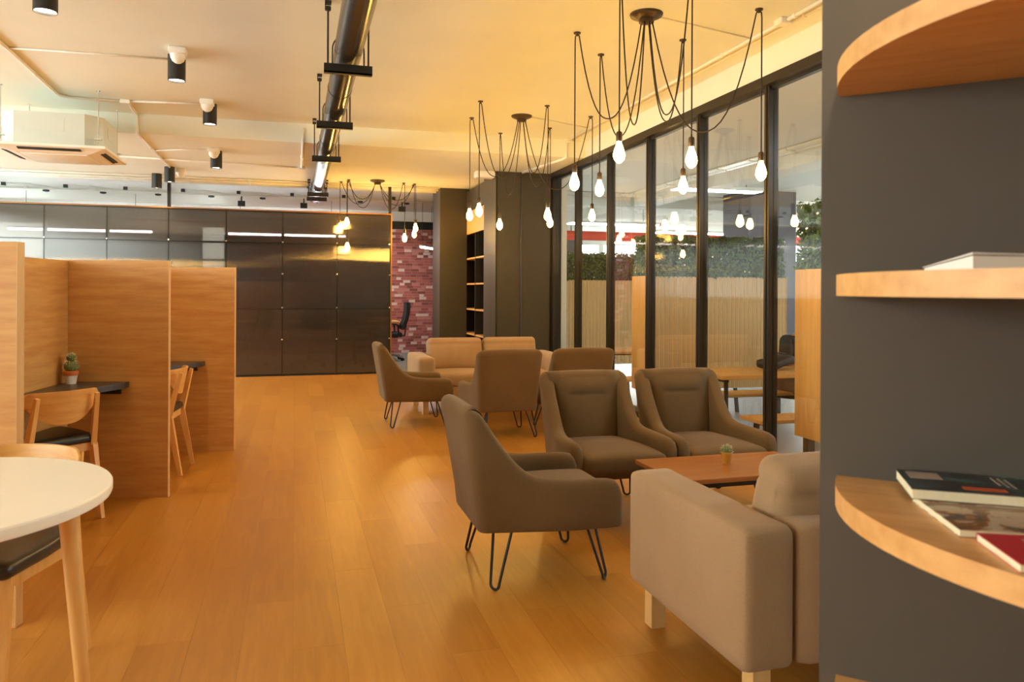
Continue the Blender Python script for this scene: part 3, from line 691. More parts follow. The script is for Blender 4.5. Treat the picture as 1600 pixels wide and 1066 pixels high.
spider('spider pendant by the left windows behind the viewer, seen only mirrored in the partition', -4.8, -.5, CEIL, [(-5.2, -.1, 2.1), (-4.4, .1, 2.15), (-5.4, -.7, 2.08), (-4.2, -.6, 2.12), (-5.0, -1.1, 2.1), (-4.5, -1.0, 2.06)], .66)

# ================================================================ downlights, sensors
def downlight(label, x, y, zc, group='black ceiling downlights', r=.066, h=.205, watts=SPOT_W):
    t = thing('downlight', label, 'downlight', (x, y, zc), 0, group)
    MB().lathe([(r - .008, -h + .02), (r - .004, -h), (r, -h), (r, 0)], 24, caps=False).build('housing', 'black', t, smooth=40)
    MB().lathe([(.001, -h + .016), (r - .006, -h + .014), (r - .006, -h + .022)], 24).build('lens', 'lens', t)
    ld = bpy.data.lights.new('downlight_beam', 'SPOT'); ld.energy = watts; ld.color = SPOT_COL; ld.spot_size = R(115); ld.spot_blend = .9; ld.shadow_soft_size = .05
    lo = bpy.data.objects.new('downlight_beam', ld); COL.objects.link(lo); lo.parent = t; lo.location = (0, 0, -h - .01)
    return t
downlight('black downlight at the top left corner of the picture', -1.434, 5.15, CEIL)
downlight('large black downlight behind the near white sensor', -.905, 6.56, CEIL)
downlight('black downlight just in front of the ceiling beam', -.823, 8.20, CEIL)
downlight('black downlight past the ceiling beam, right of the others', -.90, 9.70, SOFF)
downlight('black downlight left of a white sensor over the smoky partition', -1.62, 11.15, SOFF)
downlight('smallest black downlight, farthest back over the smoky partition', -1.89, 11.86, SOFF)
for x, y, lab in ((-3.6, 6.4, 'black downlight left of the picture, level with the beam'), (-3.6, 3.2, 'black downlight left of the picture, above the booths'), (-3.6, 0, 'black downlight by the left windows beside the viewer'), (-1.2, -.3, 'black downlight above and just behind the viewer'), (1.6, -.4, 'black downlight behind the viewer near the shelf wall'),
                  (1.0, .9, 'black downlight above the half round shelves, out of view'), (-3.6, 9.6, 'black downlight left of the air conditioner, out of view'), (-1.3, -2.2, 'black downlight over the rear of the room'), (1.8, -2.2, 'black downlight in the rear corner by the glass wall')):
    downlight(lab, x, y, CEIL if y < BEAMY else SOFF, 'downlights outside the picture', watts=SPOT_W * (1.1 if x < -1 else 2))
def sensor(label, x, y, zc):
    t = thing('motion_sensor', label, 'sensor', (x, y, zc), 0, 'white ceiling sensors')
    MB().rbox(-.062, -.062, -.05, .062, .062, 0, .008, 2).build('base', 'pvc', t, smooth=40)
    MB().lathe([(.004, -.118), (.022, -.113), (.042, -.098), (.055, -.072), (.058, -.05)], 22).build('dome', 'pvc', t, smooth=40)
sensor('white sensor in front of the large near downlight', -.87, 6.37, CEIL)
sensor('white sensor in front of the downlight by the ceiling beam', -.83, 8.02, CEIL)
sensor('white sensor beside the downlight past the beam', -.91, 9.52, SOFF)
sensor('white sensor farthest back over the partition', -1.50, 11.3, SOFF)

# ================================================================ conduits on the ceilings
def conduit(label, pts, zc, r=.011, boxes=(), group='white ceiling conduits'):
    P0 = pts[0]; t = thing('conduit', label, 'conduit', (P0[0], P0[1], zc), 0, group)
    loc = [Vector((p[0] - P0[0], p[1] - P0[1], (p[2] - zc) if len(p) > 2 else -r)) for p in pts]
    MB().tube(loc, r, 8).build('pipe', 'pvc', t, smooth='all')
    for a, b in zip(loc, loc[1:]):
        n = int((b - a).length / .9)
        for k in range(1, n + 1):
            p = a.lerp(b, k / (n + 1)); d = (b - a).normalized(); MB().tube([p - d * .012, p + d * .012], r * 1.45, 8).build('clip', 'pvc', t, smooth=True)
    for (x, y) in boxes: MB().rbox(x - P0[0] - .045, y - P0[1] - .045, -.04, x - P0[0] + .045, y - P0[1] + .045, 0, .006, 1).build('junction_box', 'pvc', t)
conduit('white conduit running to the near ceiling sensor', [(-2.12, 6.70), (-.94, 6.66)], CEIL, .008)
conduit('white conduit bending along the ceiling at the upper left', [(-2.10, 4.2), (-2.12, 6.70), (-2.163, 8.15), (-2.08, 8.25), (-1.60, 8.26)], CEIL, .014, [(-1.60, 8.26)])
conduit('white conduit from the junction box to the sensor by the beam', [(-1.60, 8.26), (-.89, 8.16)], CEIL, .011)
conduit('white conduit turning over the ceiling beam', [(-1.58, 8.30), (-1.60, 8.6), (-1.60, BEAMY - .02), (-1.60, BEAMY - .025, CEIL - .09), (-1.60, BEAMY - .015, SOFF - .004), (-1.60, 8.92, SOFF - .012), (-1.61, 11.1, SOFF - .012)], CEIL, .013)
conduit('white conduit crossing the lower ceiling to the black duct', [(-2.9, 10.25), (-.494, 10.56), (.12, 10.63)], SOFF, .012)
conduit('short white conduit to the sensor past the beam', [(-1.58, 9.80), (-.96, 9.56)], SOFF, .009)
conduit('white conduit dropping beside the black duct', [(.08, 8.83, CEIL - .05), (.08, 8.83, SOFF - .012), (.08, 10.6, SOFF - .012)], SOFF, .016, [(.08, 10.6)])
for i, (y, r_, lab) in enumerate(((12.0, .014, 'front'), (12.25, .018, 'second'), (12.45, .022, 'third'))):
    conduit('%s white conduit along the lower ceiling edge, left of the duct' % lab, [(-5.8, y), (.20, y)], SOFF, r_)
    conduit('%s white conduit along the lower ceiling edge, right of the duct' % lab, [(.45, y), (2.62 if i else 2.2, y)], SOFF, r_)
conduit('white conduit along the glass wall above the pendants', [(3.18, 2.6), (3.18, 8.84)], CEIL, .014, [(3.17, 4.5), (3.18, 8.78)])
conduit('second thin white conduit along the glass wall', [(3.25, 2.6), (3.25, 8.84)], CEIL, .010)
conduit('white feed conduit to the near spider pendant', [(2.36, 4.70), (3.17, 4.9)], CEIL, .006)
conduit('white feed conduit to the middle spider pendant', [(2.41, 7.78), (3.17, 8.1)], CEIL, .006)
conduit('white conduit running down to the dark pillar', [(3.18, 8.80), (3.18, BEAMY - .02), (3.18, BEAMY - .02, SOFF - .004), (3.17, 8.92, SOFF - .014), (3.0, 10.1, SOFF - .014)], CEIL, .016)
t = thing('junction_box', 'white square box on the lower ceiling beside the dark pillar', 'junction box', (2.50, 10.25, SOFF))
MB().rbox(-.13, -.09, -.085, .13, .09, 0, .01, 2).build('housing', 'pvc', t, smooth=40); MB().rbox(-.12, -.08, -.092, .12, .08, -.084, .003, 1).build('cover', 'white', t)

# ================================================================ black duct on trapeze hangers
t = thing('duct', 'round black duct running away under the ceiling on trapeze hangers', 'duct', (.325, 0, 2.845))
MB().tube([(0, 1.2, 0), (0, 13.4, 0)], .089, 36).build('pipe', 'duct', t, smooth=40)
for y in (3.4, 6.0, 8.0, 11.0): MB().tube([(0, y - .02, 0), (0, y + .02, 0)], .0915, 36).build('joint_band', 'duct', t, smooth=40)
for y, zt in ((3.33, CEIL), (5.05, CEIL), (6.78, CEIL), (8.55, CEIL), (11.75, SOFF), (12.35, SOFF)):
    h = MB().box(-.152, y - .02, -.155, .152, y + .02, -.145).box(-.152, y - .02, -.155, .152, y - .016, -.095).box(-.152, y + .016, -.155, .152, y + .02, -.095)
    hb = h.build('hanger_bar', 'black', t)
    for sx in (-1, 1):
        MB().tube([(sx * .128, y, -.15), (sx * .128, y, zt - 2.845 - .05)], .006, 8).build('hanger_rod', 'black', hb)
        MB().rbox(sx * .128 - .018, y - .018, zt - 2.845 - .06, sx * .128 + .018, y + .018, zt - 2.845 - .035, .004, 1).box(sx * .128 - .02, y - .005, zt - 2.845 - .06, sx * .128 - .014, y + .005, zt - 2.845).box(sx * .128 - .02, y - .02, zt - 2.845 - .02, sx * .128 + .02, y + .02, zt - 2.845).build('beam_clamp', 'black', hb)
        MB().tube([(sx * .1, y - .0, -.15), (sx * .1, y, -.02), (sx * .099, y, .0)], .005, 6).build('u_bolt_arm', 'black', hb)
    MB().tube([(.1 * math.cos(R(a)), y, .1 * math.sin(R(a))) for a in range(0, 181, 12)], .005, 6).build('u_bolt', 'black', hb, smooth='all')

# ================================================================ ceiling cassette air conditioner
t = thing('air_conditioner', 'grey white cassette air conditioner hanging from the ceiling at upper left', 'air conditioner', (-2.17, 8.345, 0))
a, ch = .42, .13
octo = [(-a + ch, -a), (a - ch, -a), (a, -a + ch), (a, a - ch), (a - ch, a), (-a + ch, a), (-a, a - ch), (-a, -a + ch)]
MB().prism(octo, 2.62, 2.92).build('casing', 'acbody', t)
MB().prism([(x * 1.004, y * 1.004) for x, y in octo], 2.7, 2.704).build('casing_seam', 'acbody', t)
for (y, s_) in ((-a, -1),): MB().box(-.16, y - .004, 2.745, .12, y, 2.865).build('access_cover', 'acbody', t)
MB().box(a, -.12, 2.745, a + .004, .14, 2.865).build('access_cover', 'acbody', t)
b = .475
pan = MB().add([(-b, -b, 2.60), (b, -b, 2.60), (b, b, 2.60), (-b, b, 2.60), (-b, -b, 2.622), (b, -b, 2.622), (b, b, 2.622), (-b, b, 2.622), (-.31, -.31, 2.562), (.31, -.31, 2.562), (.31, .31, 2.562), (-.31, .31, 2.562)],
               [(4, 5, 6, 7), (0, 1, 5, 4), (1, 2, 6, 5), (2, 3, 7, 6), (3, 0, 4, 7), (0, 8, 9, 1), (1, 9, 10, 2), (2, 10, 11, 3), (3, 11, 8, 0), (8, 11, 10, 9)]).build('fascia_panel', 'pvc', t)
MB().rbox(-.28, -.28, 2.553, .28, .28, 2.566, .008, 2).build('intake_grille', 'pvc', pan, smooth=40)
for k in range(4):
    m = MB()
    for dd in (0, .026): m.add([(-.26, -.435 + dd, 2.591 - dd * .23), (.26, -.435 + dd, 2.591 - dd * .23), (.26, -.418 + dd, 2.587 - dd * .23), (-.26, -.418 + dd, 2.587 - dd * .23), (-.26, -.435 + dd, 2.598), (.26, -.435 + dd, 2.598), (.26, -.418 + dd, 2.598), (-.26, -.418 + dd, 2.598)], [(3, 2, 1, 0), (4, 5, 6, 7), (0, 1, 5, 4), (1, 2, 6, 5), (2, 3, 7, 6), (3, 0, 4, 7)])
    o = m.build('air_slot', 'black', pan); o.rotation_euler = (0, 0, R(90 * k)); o.location = (0, 0, -.0075)
for sx in (-1, 1):
    for sy in (-1, 1):
        MB().tube([(sx * .40, sy * .395, 2.66), (sx * .40, sy * .395, CEIL)], .005, 8).lathe([(.018, CEIL - .004), (.018, CEIL)], 10, (sx * .40, sy * .395, 0)).build('hanging_rod', 'chrome', t)
        MB().box(sx * .40 - .03, sy * .395 - .025, 2.69, sx * .40 + .03, sy * .395 + .025, 2.70).box(sx * .40 - .03, sy * .395 - .025, 2.63, sx * .40 - .026, sy * .395 + .025, 2.70).build('bracket', 'acbody', t)

# ================================================================ office behind the partition
def office_chair(label, loc, rz):
    t = thing('office_chair', label, 'office chair', loc, rz, 'dark office chairs')
    MB().bm(pillow(-.24, -.23, .44, .24, .25, .53, .035, .01)).build('seat', 'navy', t, smooth='all')
    rows = []
    for k in range(13):
        zz = .58 + .50 * k / 12; row = []
        for j in range(13):
            u = -1 + j / 6; row.append((u * (.22 - .03 * (k / 12) ** 3), -.25 - .05 * math.sin(k / 12 * 2.6) + .05 * u * u - .08 * (k / 12), zz))
        rows.append(row)
    m = MB().grid(rows); m.grid([[(x, y - .045, zz) for x, y, zz in r_] for r_ in rows]); nv = 169
    rim = list(range(13)) + [r_ * 13 + 12 for r_ in range(1, 13)] + [12 * 13 + k for k in range(11, -1, -1)] + [r_ * 13 for r_ in range(11, 0, -1)]
    for i in range(len(rim)): p, q = rim[i], rim[(i + 1) % len(rim)]; m.f.append((p, q, q + nv, p + nv))
    m.build('backrest', 'navy', t, smooth=50)
    MB().beam((0, -.1, .42), (0, -.30, .46), .06, .02).beam((0, -.30, .45), (0, -.335, .75), .06, .02).build('back_bracket', 'black', t)
    for sx in (-1, 1): MB().tube([(sx * .25, -.15, .46), (sx * .29, -.15, .50), (sx * .29, -.14, .66), (sx * .29, -.10, .69), (sx * .29, .14, .69), (sx * .29, .17, .66), (sx * .27, .12, .48)], .016, 8).build('armrest', 'black', t, smooth='all')
    MB().lathe([(.03, .12), (.03, .42)], 14).lathe([(.05, .08), (.05, .13)], 14).build('gas_lift', 'black', t, smooth=40)
    for k in range(5):
        an = R(72 * k + 20); c_, s_ = math.cos(an), math.sin(an)
        sp = MB().beam((.03 * c_, .03 * s_, .11), (.29 * c_, .29 * s_, .075), .05, .035, .03, .025).build('base_spoke', 'chrome', t)
        MB().tube([(.29 * c_ - .02 * s_, .29 * s_ + .02 * c_, .031), (.29 * c_ + .02 * s_, .29 * s_ - .02 * c_, .031)], .031, 14).build('castor', 'black', sp, smooth=40)
    return t
oc0 = office_chair('dark office chair in the doorway before the brick wall', (1.68, 14.35, 0), R(90))
for i, (x, y, a, lab) in enumerate(((.25, 13.6, 15, 'dark office chair blurred behind the middle of the smoky partition'), (1.0, 13.45, -10, 'dark office chair blurred behind the right end of the smoky partition'), (-.75, 13.7, 60, 'dark office chair blurred behind the partition next to the far booth'))):
    copy_of(oc0, lab, (x, y, 0), R(a))
t = thing('office_desk', 'pale wooden office desk reaching into the doorway beyond the partition', 'desk', (.55, 14.55, 0))
MB().rbox(-2.0, -.35, .70, 1.33, .35, .73, .004, 1).build('desktop', 'oak', t)
for x in (-1.9, -.3, 1.0): MB().box(x - .03, -.3, 0, x + .03, -.24, .7).box(x - .03, .24, 0, x + .03, .3, .7).box(x - .03, -.3, .64, x + .03, .3, .7).build('leg_frame', 'white', t)
def pendant_tube(label, p, q, ztop, emitm='officetube'):
    t = thing('tube_light', label, 'light', (p[0], p[1], p[2]), 0, 'hanging tube lights')
    d = Vector(q) - Vector(p)
    MB().beam((0, 0, .03), d + Vector((0, 0, .03)), .07, .03).build('housing', 'white', t)
    MB().tube([(0, 0, .003), d + Vector((0, 0, .003))], .016, 10).build('tube', emitm, t)
    for k in (.12, .88): e = d * k; MB().tube([e + Vector((0, 0, .04)), Vector((e.x, e.y, ztop - p[2]))], .004, 6).build('suspension_wire', 'black', t)
pendant_tube('white tube light hanging before the right edge of the brick wall', (2.22, 14.0, 2.10), (2.62, 15.0, 2.12), 2.95)
pendant_tube('long tube light hanging in the office behind the smoky partition', (-1.2, 14.6, 2.3), (.9, 14.6, 2.3), 2.95)
pendant_tube('tube light hanging in the office behind the left half of the partition', (-4.6, 14.6, 2.3), (-2.4, 14.6, 2.3), 2.95)
ORD = ('first', 'second', 'third', 'fourth', 'fifth', 'sixth', 'seventh', 'eighth', 'ninth')
for i in range(9):
    x = -4.35 + .86 * i
    t = thing('sprinkler_pipe', 'thin bent pipe with black outlet on the office ceiling, %s from the left' % ORD[i], 'pipe', (x, 13.6, 2.95), 0, 'sprinkler pipes on the office ceiling')
    MB().tube([(0, 0, -.012), (.35, .04, -.012), (.5, .2, -.012), (.6, .4, -.012)], .008, 6).build('branch_pipe', 'pvc', t, smooth='all')
    MB().box(-.03, -.02, -.05, .03, .02, 0).build('outlet', 'black', t)
    t = thing('ceiling_spot', 'small flat black spot on the office ceiling, %s from the left' % ORD[i], 'spotlight', (x + .35, 14.45, 2.95), 0, 'black spots on the office ceiling')
    MB().lathe([(.03, -.03), (.05, -.025), (.05, 0)], 14).build('housing', 'black', t, smooth=True)
    MB().lathe([(.001, -.034), (.022, -.033), (.026, -.029)], 12).build('lens', 'black', t)
t = thing('sprinkler_main', 'long white main pipe along the office ceiling', 'pipe', (-5.5, 14.05, 2.95))
MB().tube([(0, 0, -.02), (8, 0, -.02)], .014, 8).build('pipe', 'pvc', t, smooth='all')
for k in range(8): MB().box(k + .3, -.03, -.04, k + .34, .03, 0).build('clip', 'pvc', t)
for i, x in enumerate((.15, 1.9, -.9)):
    t = thing('projector_mount', ('black box on a stem above the partition left of the far pendant', 'black box on a stem before the brick wall', 'black box on a stem above the partition near the post')[i], 'mount', (x, 14.2, 2.95), 0, 'black boxes under the office ceiling')
    MB().box(-.06, -.05, -.19, .06, .05, -.10).build('box', 'black', t); MB().tube([(0, 0, -.10), (0, 0, 0)], .012, 8).build('stem', 'black', t)
for n_, (x0, x1) in ((2, (-5.7, -4.42)), (3, (-1.78, -1.3))):
    o = setting('window_%d' % n_); MB().box(x0, BACKY + .09, 1.25, x1, BACKY + .10, 2.52).build('glass_pane', 'glass', o)
    MB().box(x0, BACKY + .06, 1.25, x0 + .04, BACKY + .13, 2.52).box(x1 - .04, BACKY + .06, 1.25, x1, BACKY + .13, 2.52).box(x0, BACKY + .06, 1.86, x1, BACKY + .13, 1.9).build('window_frame', 'black', o)

# ================================================================ planter dividers, hedges, tables and people beyond the glass
def planter(label, y0, x0=3.7, x1=5.5, th=.325):
    t = thing('planter_divider', label, 'divider', (x0, y0, 0), 0, 'slatted planter dividers beyond the glass'); Wd = x1 - x0
    MB().box(.012, .0, .21, Wd - .012, th, 1.46).build('carcass', 'groove', t)
    MB().box(0, -.006, .205, .012, th + .006, 1.475).build('end_panel', 'endpanel', t)
    MB().box(Wd - .012, -.006, .205, Wd, th + .006, 1.475).build('end_panel', 'endpanel', t)
    n = 32; w_ = (Wd - .03) / n; me = MB().box(.006, -.004, .215, w_ - .006, .0, 1.47).mesh('slat', 'slat')
    for i in range(n):
        for yy in (0, th + .004): o = obj('slat', me, t); o.location = (.015 + i * w_, yy, 0)
    for x in (.05, Wd - .11):
        for y in (.03, th - .09): MB().box(x, y, OZ, x + .06, y + .06, .21).build('leg', 'black', t)
    return t
planter('slatted wooden planter divider right beside the dark shelf wall, its orange end facing us', 4.755)
planter('slatted wooden planter divider in the middle beyond the glass with orange end panel', 7.72)
planter('slatted wooden planter divider farthest away beyond the glass', 10.70)
def hedge(label, x0, x1, y0, y1, z0, z1, seed, n):
    rr = random.Random(seed); t = thing('hedge', label, 'hedge', (x0, y0, z0), 0, 'leafy hedges on the planter dividers')
    Wd, Dp, H_ = x1 - x0, y1 - y0, z1 - z0
    MB().rbox(.05, .05, 0, Wd - .05, Dp - .05, H_ - .06, .03, 1).build('core', 'soil', t)
    lf, bl = MB(), MB()
    for i in range(n):
        f_ = rr.random(); A = [Wd * H_, Wd * H_, Dp * H_ * 1.3, Dp * H_, Wd * Dp]; k = rr.choices(range(5), A)[0]; u, v = rr.random(), rr.random(); e = rr.uniform(-.05, .03)
        bump_ = .03 * math.sin(u * 17 + seed) * math.cos(v * 9)
        if k == 0: p, nn = Vector((u * Wd, .03 - e - bump_, v * H_)), Vector((0, -1, 0))
        elif k == 1: p, nn = Vector((u * Wd, Dp - .03 + e, v * H_)), Vector((0, 1, 0))
        elif k == 2: p, nn = Vector((.03 - e - bump_, u * Dp, v * H_)), Vector((-1, 0, 0))
        elif k == 3: p, nn = Vector((Wd - .03 + e, u * Dp, v * H_)), Vector((1, 0, 0))
        else: p, nn = Vector((u * Wd, v * Dp, H_ - .03 + e + bump_)), Vector((0, 0, 1))
        nn = (nn + Vector((rr.gauss(0, .5), rr.gauss(0, .5), rr.gauss(.25, .5)))).normalized()
        a1 = nn.orthogonal().normalized(); a1 = (Matrix.Rotation(rr.random() * 6.28, 3, nn) @ a1); a2 = nn.cross(a1); s_ = rr.uniform(.018, .034)
        if rr.random() < .012:
            bl.add([p + nn * .02 + (a1 * math.cos(q) + a2 * math.sin(q)) * .013 for q in (0, 1.57, 3.14, 4.71)], [(0, 1, 2, 3)]); continue
        lf.add([p - a1 * s_, p + a2 * s_ * .55 + nn * .006, p + a1 * s_, p - a2 * s_ * .55 + nn * .006], [(0, 1, 2), (0, 2, 3)])
    tag(lf.build('leaves', 'leaf', t, fixn=False), kind='stuff')
    if bl.v: tag(bl.build('blossoms', 'blossom', t, fixn=False), kind='stuff')
hedge('leafy hedge at the right end of the glass, on the nearest planter', 3.72, 5.48, 4.75, 5.10, 1.46, 1.97, 11, 9000)
hedge('leafy hedge with small pale blossoms on the middle planter', 3.72, 5.48, 7.72, 8.05, 1.46, 1.92, 12, 6500)
hedge('dark leafy hedge on the farthest planter', 3.72, 5.48, 10.70, 11.03, 1.46, 1.88, 13, 3600)
def cafe_table(label, loc):
    t = thing('canteen_table', label, 'table', loc, 0, 'wooden canteen tables beyond the glass')
    MB().rbox(0, -.35, .71, 1.75, .35, .745, .004, 1).build('tabletop', 'endpanel', t)
    for x in (.08, 1.67):
        for sy in (-1, 1): MB().beam((x + .04, sy * .20, .70), (x - .02, sy * .32, 0), .035, .05).build('leg', 'black', t)
        MB().box(x + .02, -.22, .67, x + .06, .22, .71).build('cross_bar', 'black', t)
    MB().box(.12, -.02, .67, 1.66, .02, .70).build('long_rail', 'black', t)
    return t
def bench(label, loc):
    t = thing('bench', label, 'bench', loc, 0, 'wooden benches beyond the glass')
    MB().rbox(0, -.16, .42, 1.7, .16, .45, .004, 1).build('seat', 'endpanel', t)
    for x in (.12, 1.58):
        for sy in (-1, 1): MB().beam((x, sy * .08, .42), (x, sy * .15, 0), .03, .045).build('leg', 'black', t)
        MB().box(x - .015, -.1, .385, x + .015, .1, .42).build('cross_bar', 'black', t)
    return t
tb = cafe_table('orange wooden canteen table beyond the glass where the person sits', (3.70, 6.46, OZ))
tb2 = copy_of(tb, 'wooden canteen table beyond the glass behind the middle planter', (3.72, 9.3, OZ), 0)
bn = bench('near orange wooden bench beyond the glass, in front of the canteen table', (3.66, 5.62, OZ))
copy_of(bn, 'wooden bench beyond the glass between canteen table and slatted divider', (3.95, 7.10, OZ), 0)
copy_of(bn, 'wooden bench beyond the glass at the farther canteen table', (3.75, 8.62, OZ), 0)
t = thing('bag', 'black bag lying on the orange canteen table', 'bag', (4.55, 6.55, OZ + .776), R(12))
bm = pillow(-.17, -.11, 0, .17, .11, .085, .035, .01)
for v in bm.verts: v.co.z += .02 * math.sin(v.co.x * 14)
MB().bm(bm).build('body', 'bag', t, smooth='all')
MB().tube([(-.10, -.05, .07), (-.08, -.05, .12), (0, -.04, .135), (.08, -.05, .12), (.10, -.05, .07)], .008, 8).build('handle', 'bag', t, smooth='all')
t = thing('serving_tray', 'slate tray with a cup on the orange canteen table', 'tray', (4.95, 6.34, OZ + .745), R(4))
MB().rbox(-.2, -.14, 0, .2, .14, .012, .004, 1).build('base', 'tray', t)
for a_ in ((-.2, -.14, .2, -.13), (-.2, .13, .2, .14), (-.2, -.14, -.19, .14), (.19, -.14, .2, .14)): MB().box(a_[0], a_[1], .01, a_[2], a_[3], .028).build('rim', 'tray', t)
t = thing('cup', 'pale cup standing on the slate tray', 'cup', (4.90, 6.34, OZ + .757))
MB().lathe([(.03, 0), (.04, .06), (.045, .075), (.042, .075), (.037, .06), (.028, .006)], 18).build('body', 'cup', t, smooth=True)
MB().tube([(.04, 0, .06), (.06, 0, .055), (.062, 0, .035), (.036, 0, .02)], .005, 6).build('handle', 'cup', t, smooth='all')

# ---- seated person, mostly hidden by the orange end panel
def skinned(name, mat, parent, verts, edges, radii, root, sub=2):
    me = bpy.data.meshes.new(name); me.from_pydata(verts, edges, []); me.materials.append(MT[mat]); o = obj(name, me, parent)
    sk = o.modifiers.new('skin', 'SKIN'); sk.use_smooth_shade = True
    for i, v in enumerate(me.skin_vertices[0].data):
        r_ = radii[i]; v.radius = r_ if isinstance(r_, tuple) else (r_, r_); v.use_root = i == root
    sb = o.modifiers.new('sub', 'SUBSURF'); sb.levels = sub; sb.render_levels = sub
    return o
pr = thing('person', 'person in black shirt and brown trousers sitting at the canteen table beyond the glass', 'person', (5.20, 7.08, OZ), R(180))   # local +y = the way the person faces
V = {'pel': (0, -.02, .53), 'wai': (0, -.03, .70), 'chest': (0, .02, .92), 'neck': (0, .06, 1.06), 'nk2': (0, .085, 1.12)}
bv = [V['pel'], V['wai'], V['chest'], V['neck'], V['nk2'], (0, .10, 1.20), (0, .11, 1.27)]; be = [(0, 1), (1, 2), (2, 3), (3, 4), (4, 5), (5, 6)]
br_ = [(.15, .12), (.135, .105), (.16, .11), (.055, .055), (.05, .052), (.078, .092), (.07, .08)]
for s_ in (-1, 1):
    o_ = len(bv); bv += [(s_ * .17, .03, .98), (s_ * .25, .13, .77), (s_ * .17, .36, .79), (s_ * .15, .44, .785)]
    be += [(2, o_), (o_, o_ + 1), (o_ + 1, o_ + 2), (o_ + 2, o_ + 3)]; br_ += [.062, .046, .033, (.042, .022)]
    q = len(bv); bv += [(s_ * .10, .0, .50), (s_ * .13, .40, .49), (s_ * .12, .38, .10), (s_ * .12, .40, .06), (s_ * .12, .52, .035)]
    be += [(0, q), (q, q + 1), (q + 1, q + 2), (q + 2, q + 3), (q + 3, q + 4)]; br_ += [.085, .06, .042, .042, .03]
    for k in range(5):      # fingers
        if k < 4: a0 = Vector((s_ * (.15 + .03 - k * .02), .47, .785)); d = Vector((-s_ * .004, .032 + .006 * (k in (1, 2)), -.006))
        else: a0 = Vector((s_ * .115, .42, .785)); d = Vector((-s_ * .022, .025, -.002))
        z0_ = len(bv); bv += [tuple(a0), tuple(a0 + d), tuple(a0 + d * 1.8 + Vector((0, 0, -.008)))]
        be += [(o_ + 3, z0_), (z0_, z0_ + 1), (z0_ + 1, z0_ + 2)]; br_ += [.010, .009, .008]
skinned('body', 'skin', pr, bv, be, br_, 0, 1)
sv = [(0, -.02, .50), V['wai'], V['chest'], (0, .05, 1.03)]; se = [(0, 1), (1, 2), (2, 3)]; sr = [(.175, .145), (.16, .13), (.185, .135), (.085, .08)]
for s_ in (-1, 1):
    o_ = len(sv); sv += [(s_ * .175, .03, .985), (s_ * .245, .115, .80)]; se += [(2, o_), (o_, o_ + 1)]; sr += [.085, .072]
skinned('shirt', 'shirt', pr, sv, se, sr, 0)
tv = [(0, -.03, .52)]; te = []; tr = [(.18, .13)]
for s_ in (-1, 1):
    o_ = len(tv); tv += [(s_ * .10, .02, .50), (s_ * .13, .40, .49), (s_ * .122, .38, .14)]; te += [(0, o_), (o_, o_ + 1), (o_ + 1, o_ + 2)]; tr += [.10, .078, .062]
skinned('trousers', 'trousers', pr, tv, te, tr, 0)
for s_ in (-1, 1): skinned('shoe', 'shoe', pr, [(s_ * .12, .36, .05), (s_ * .12, .44, .05), (s_ * .12, .57, .035)], [(0, 1), (1, 2)], [(.045, .048), (.05, .05), (.042, .034)], 0)
skinned('hair', 'hair', pr, [(0, .075, 1.19), (0, .08, 1.29), (0, .12, 1.325)], [(0, 1), (1, 2)], [(.085, .075), (.092, .085), (.06, .05)], 0)
for s_ in (-1, 1):
    MB().lathe([(.002, -.009), (.009, 0), (.002, .009)], 10).build('eye', 'hair', pr, smooth='all').location = (s_ * .032, .192, 1.235)
    MB().bm(pillow(-.008, -.02, -.03, .008, .02, .03, .006, 0)).build('ear', 'skin', pr, smooth='all').location = (s_ * .082, .10, 1.225)
MB().add([(-.012, .185, 1.225), (.012, .185, 1.225), (0, .215, 1.195), (0, .18, 1.19), (0, .19, 1.245)], [(0, 2, 4), (2, 1, 4), (0, 3, 2), (3, 1, 2)]).build('nose', 'skin', pr)
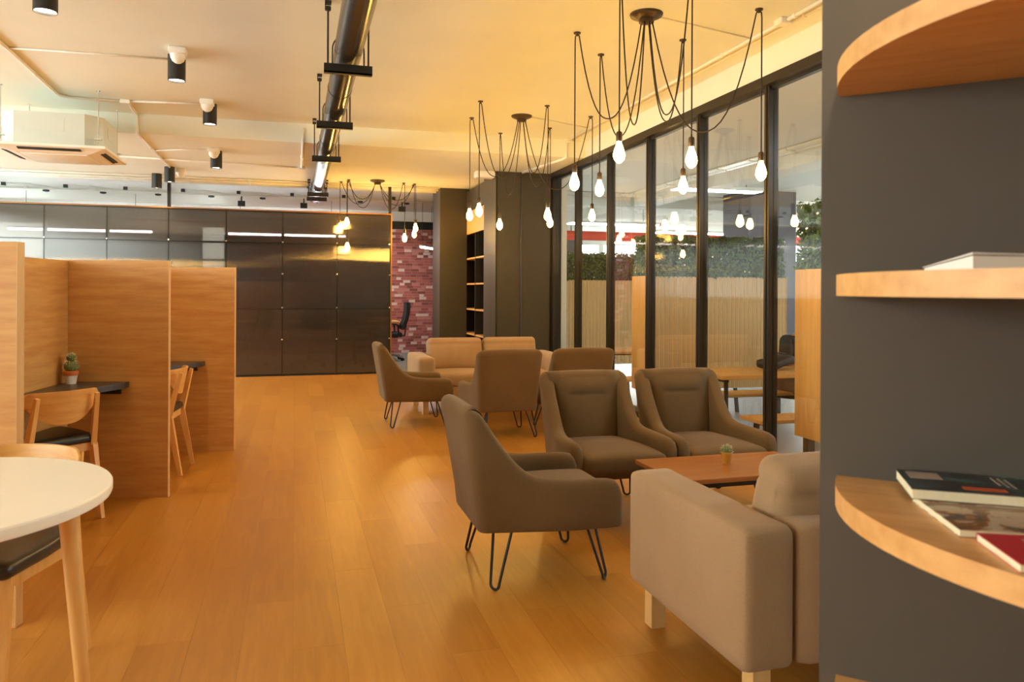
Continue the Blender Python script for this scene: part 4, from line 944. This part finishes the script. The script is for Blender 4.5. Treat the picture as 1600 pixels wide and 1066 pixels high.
MB().tube([(-.022, .186, 1.165), (0, .194, 1.162), (.022, .186, 1.165)], .006, 6).build('mouth', 'red', pr)

# ================================================================ hall services beyond the glass
t = thing('red_pipe', 'large red pipe under the ceiling of the hall beyond the glass', 'pipe', (3.8, 20, 2.85))
MB().tube([(0, 0, 0), (13.9, 0, 0)], .13, 20).build('pipe', 'red', t, smooth=40)
for x in (3.55, 3.85, 6.3, 9.5): MB().tube([(x, 0, .12), (x, 0, .40)], .015, 6).build('hanger_rod', 'black', t); MB().box(x - .09, -.06, .33, x + .09, .06, .40).build('clamp', 'red', t)
def panel_light(label, x0, y0, x1, y1, zz):
    t = thing('panel_light', label, 'light', ((x0 + x1) / 2, (y0 + y1) / 2, zz), 0, 'white panel lights in the hall'); a, b = (x1 - x0) / 2, (y1 - y0) / 2
    MB().box(-a, -b, 0, a, b, .06).build('housing', 'white', t); MB().box(-a + .02, -b + .02, -.008, a - .02, b - .02, 0).build('diffuser', 'tube', t)
    for x in (-a * .7, a * .7): MB().tube([(x, 0, .06), (x, 0, 3.25 - zz)], .006, 6).build('suspension_wire', 'black', t)
panel_light('long white panel light before the red pipe', 6.0, 16.3, 8.2, 16.75, 2.86)
panel_light('white panel light in the hall nearer the glass', 6.0, 11.3, 7.6, 11.6, 3.0)
panel_light('white panel light far back in the hall near the hedge', 9.0, 18.0, 11.5, 18.5, 2.85)
panel_light('white panel light to the right in the hall', 9.8, 9.0, 12.0, 9.5, 3.0)
panel_light('white panel light near the hall entrance', 5.2, 2.0, 6.8, 2.4, 3.0)
for i, (x, r_) in enumerate(((6.50, .03), (6.42, .022), (6.35, .022))):
    conduit('%s of three parallel conduits on the hall ceiling beam' % ('thick right', 'middle', 'left')[i], [(x, 2), (x, 14.1)], 3.25 if i else 3.25, r_, group='hall ceiling conduits')
for i, y in enumerate((14.12, 14.0)):
    conduit('%s conduit crossing the hall ceiling before the red pipe' % ('thick', 'thin')[i], [(3.9, y), (12, y)], 3.25, .035 - .01 * i, group='hall ceiling conduits')
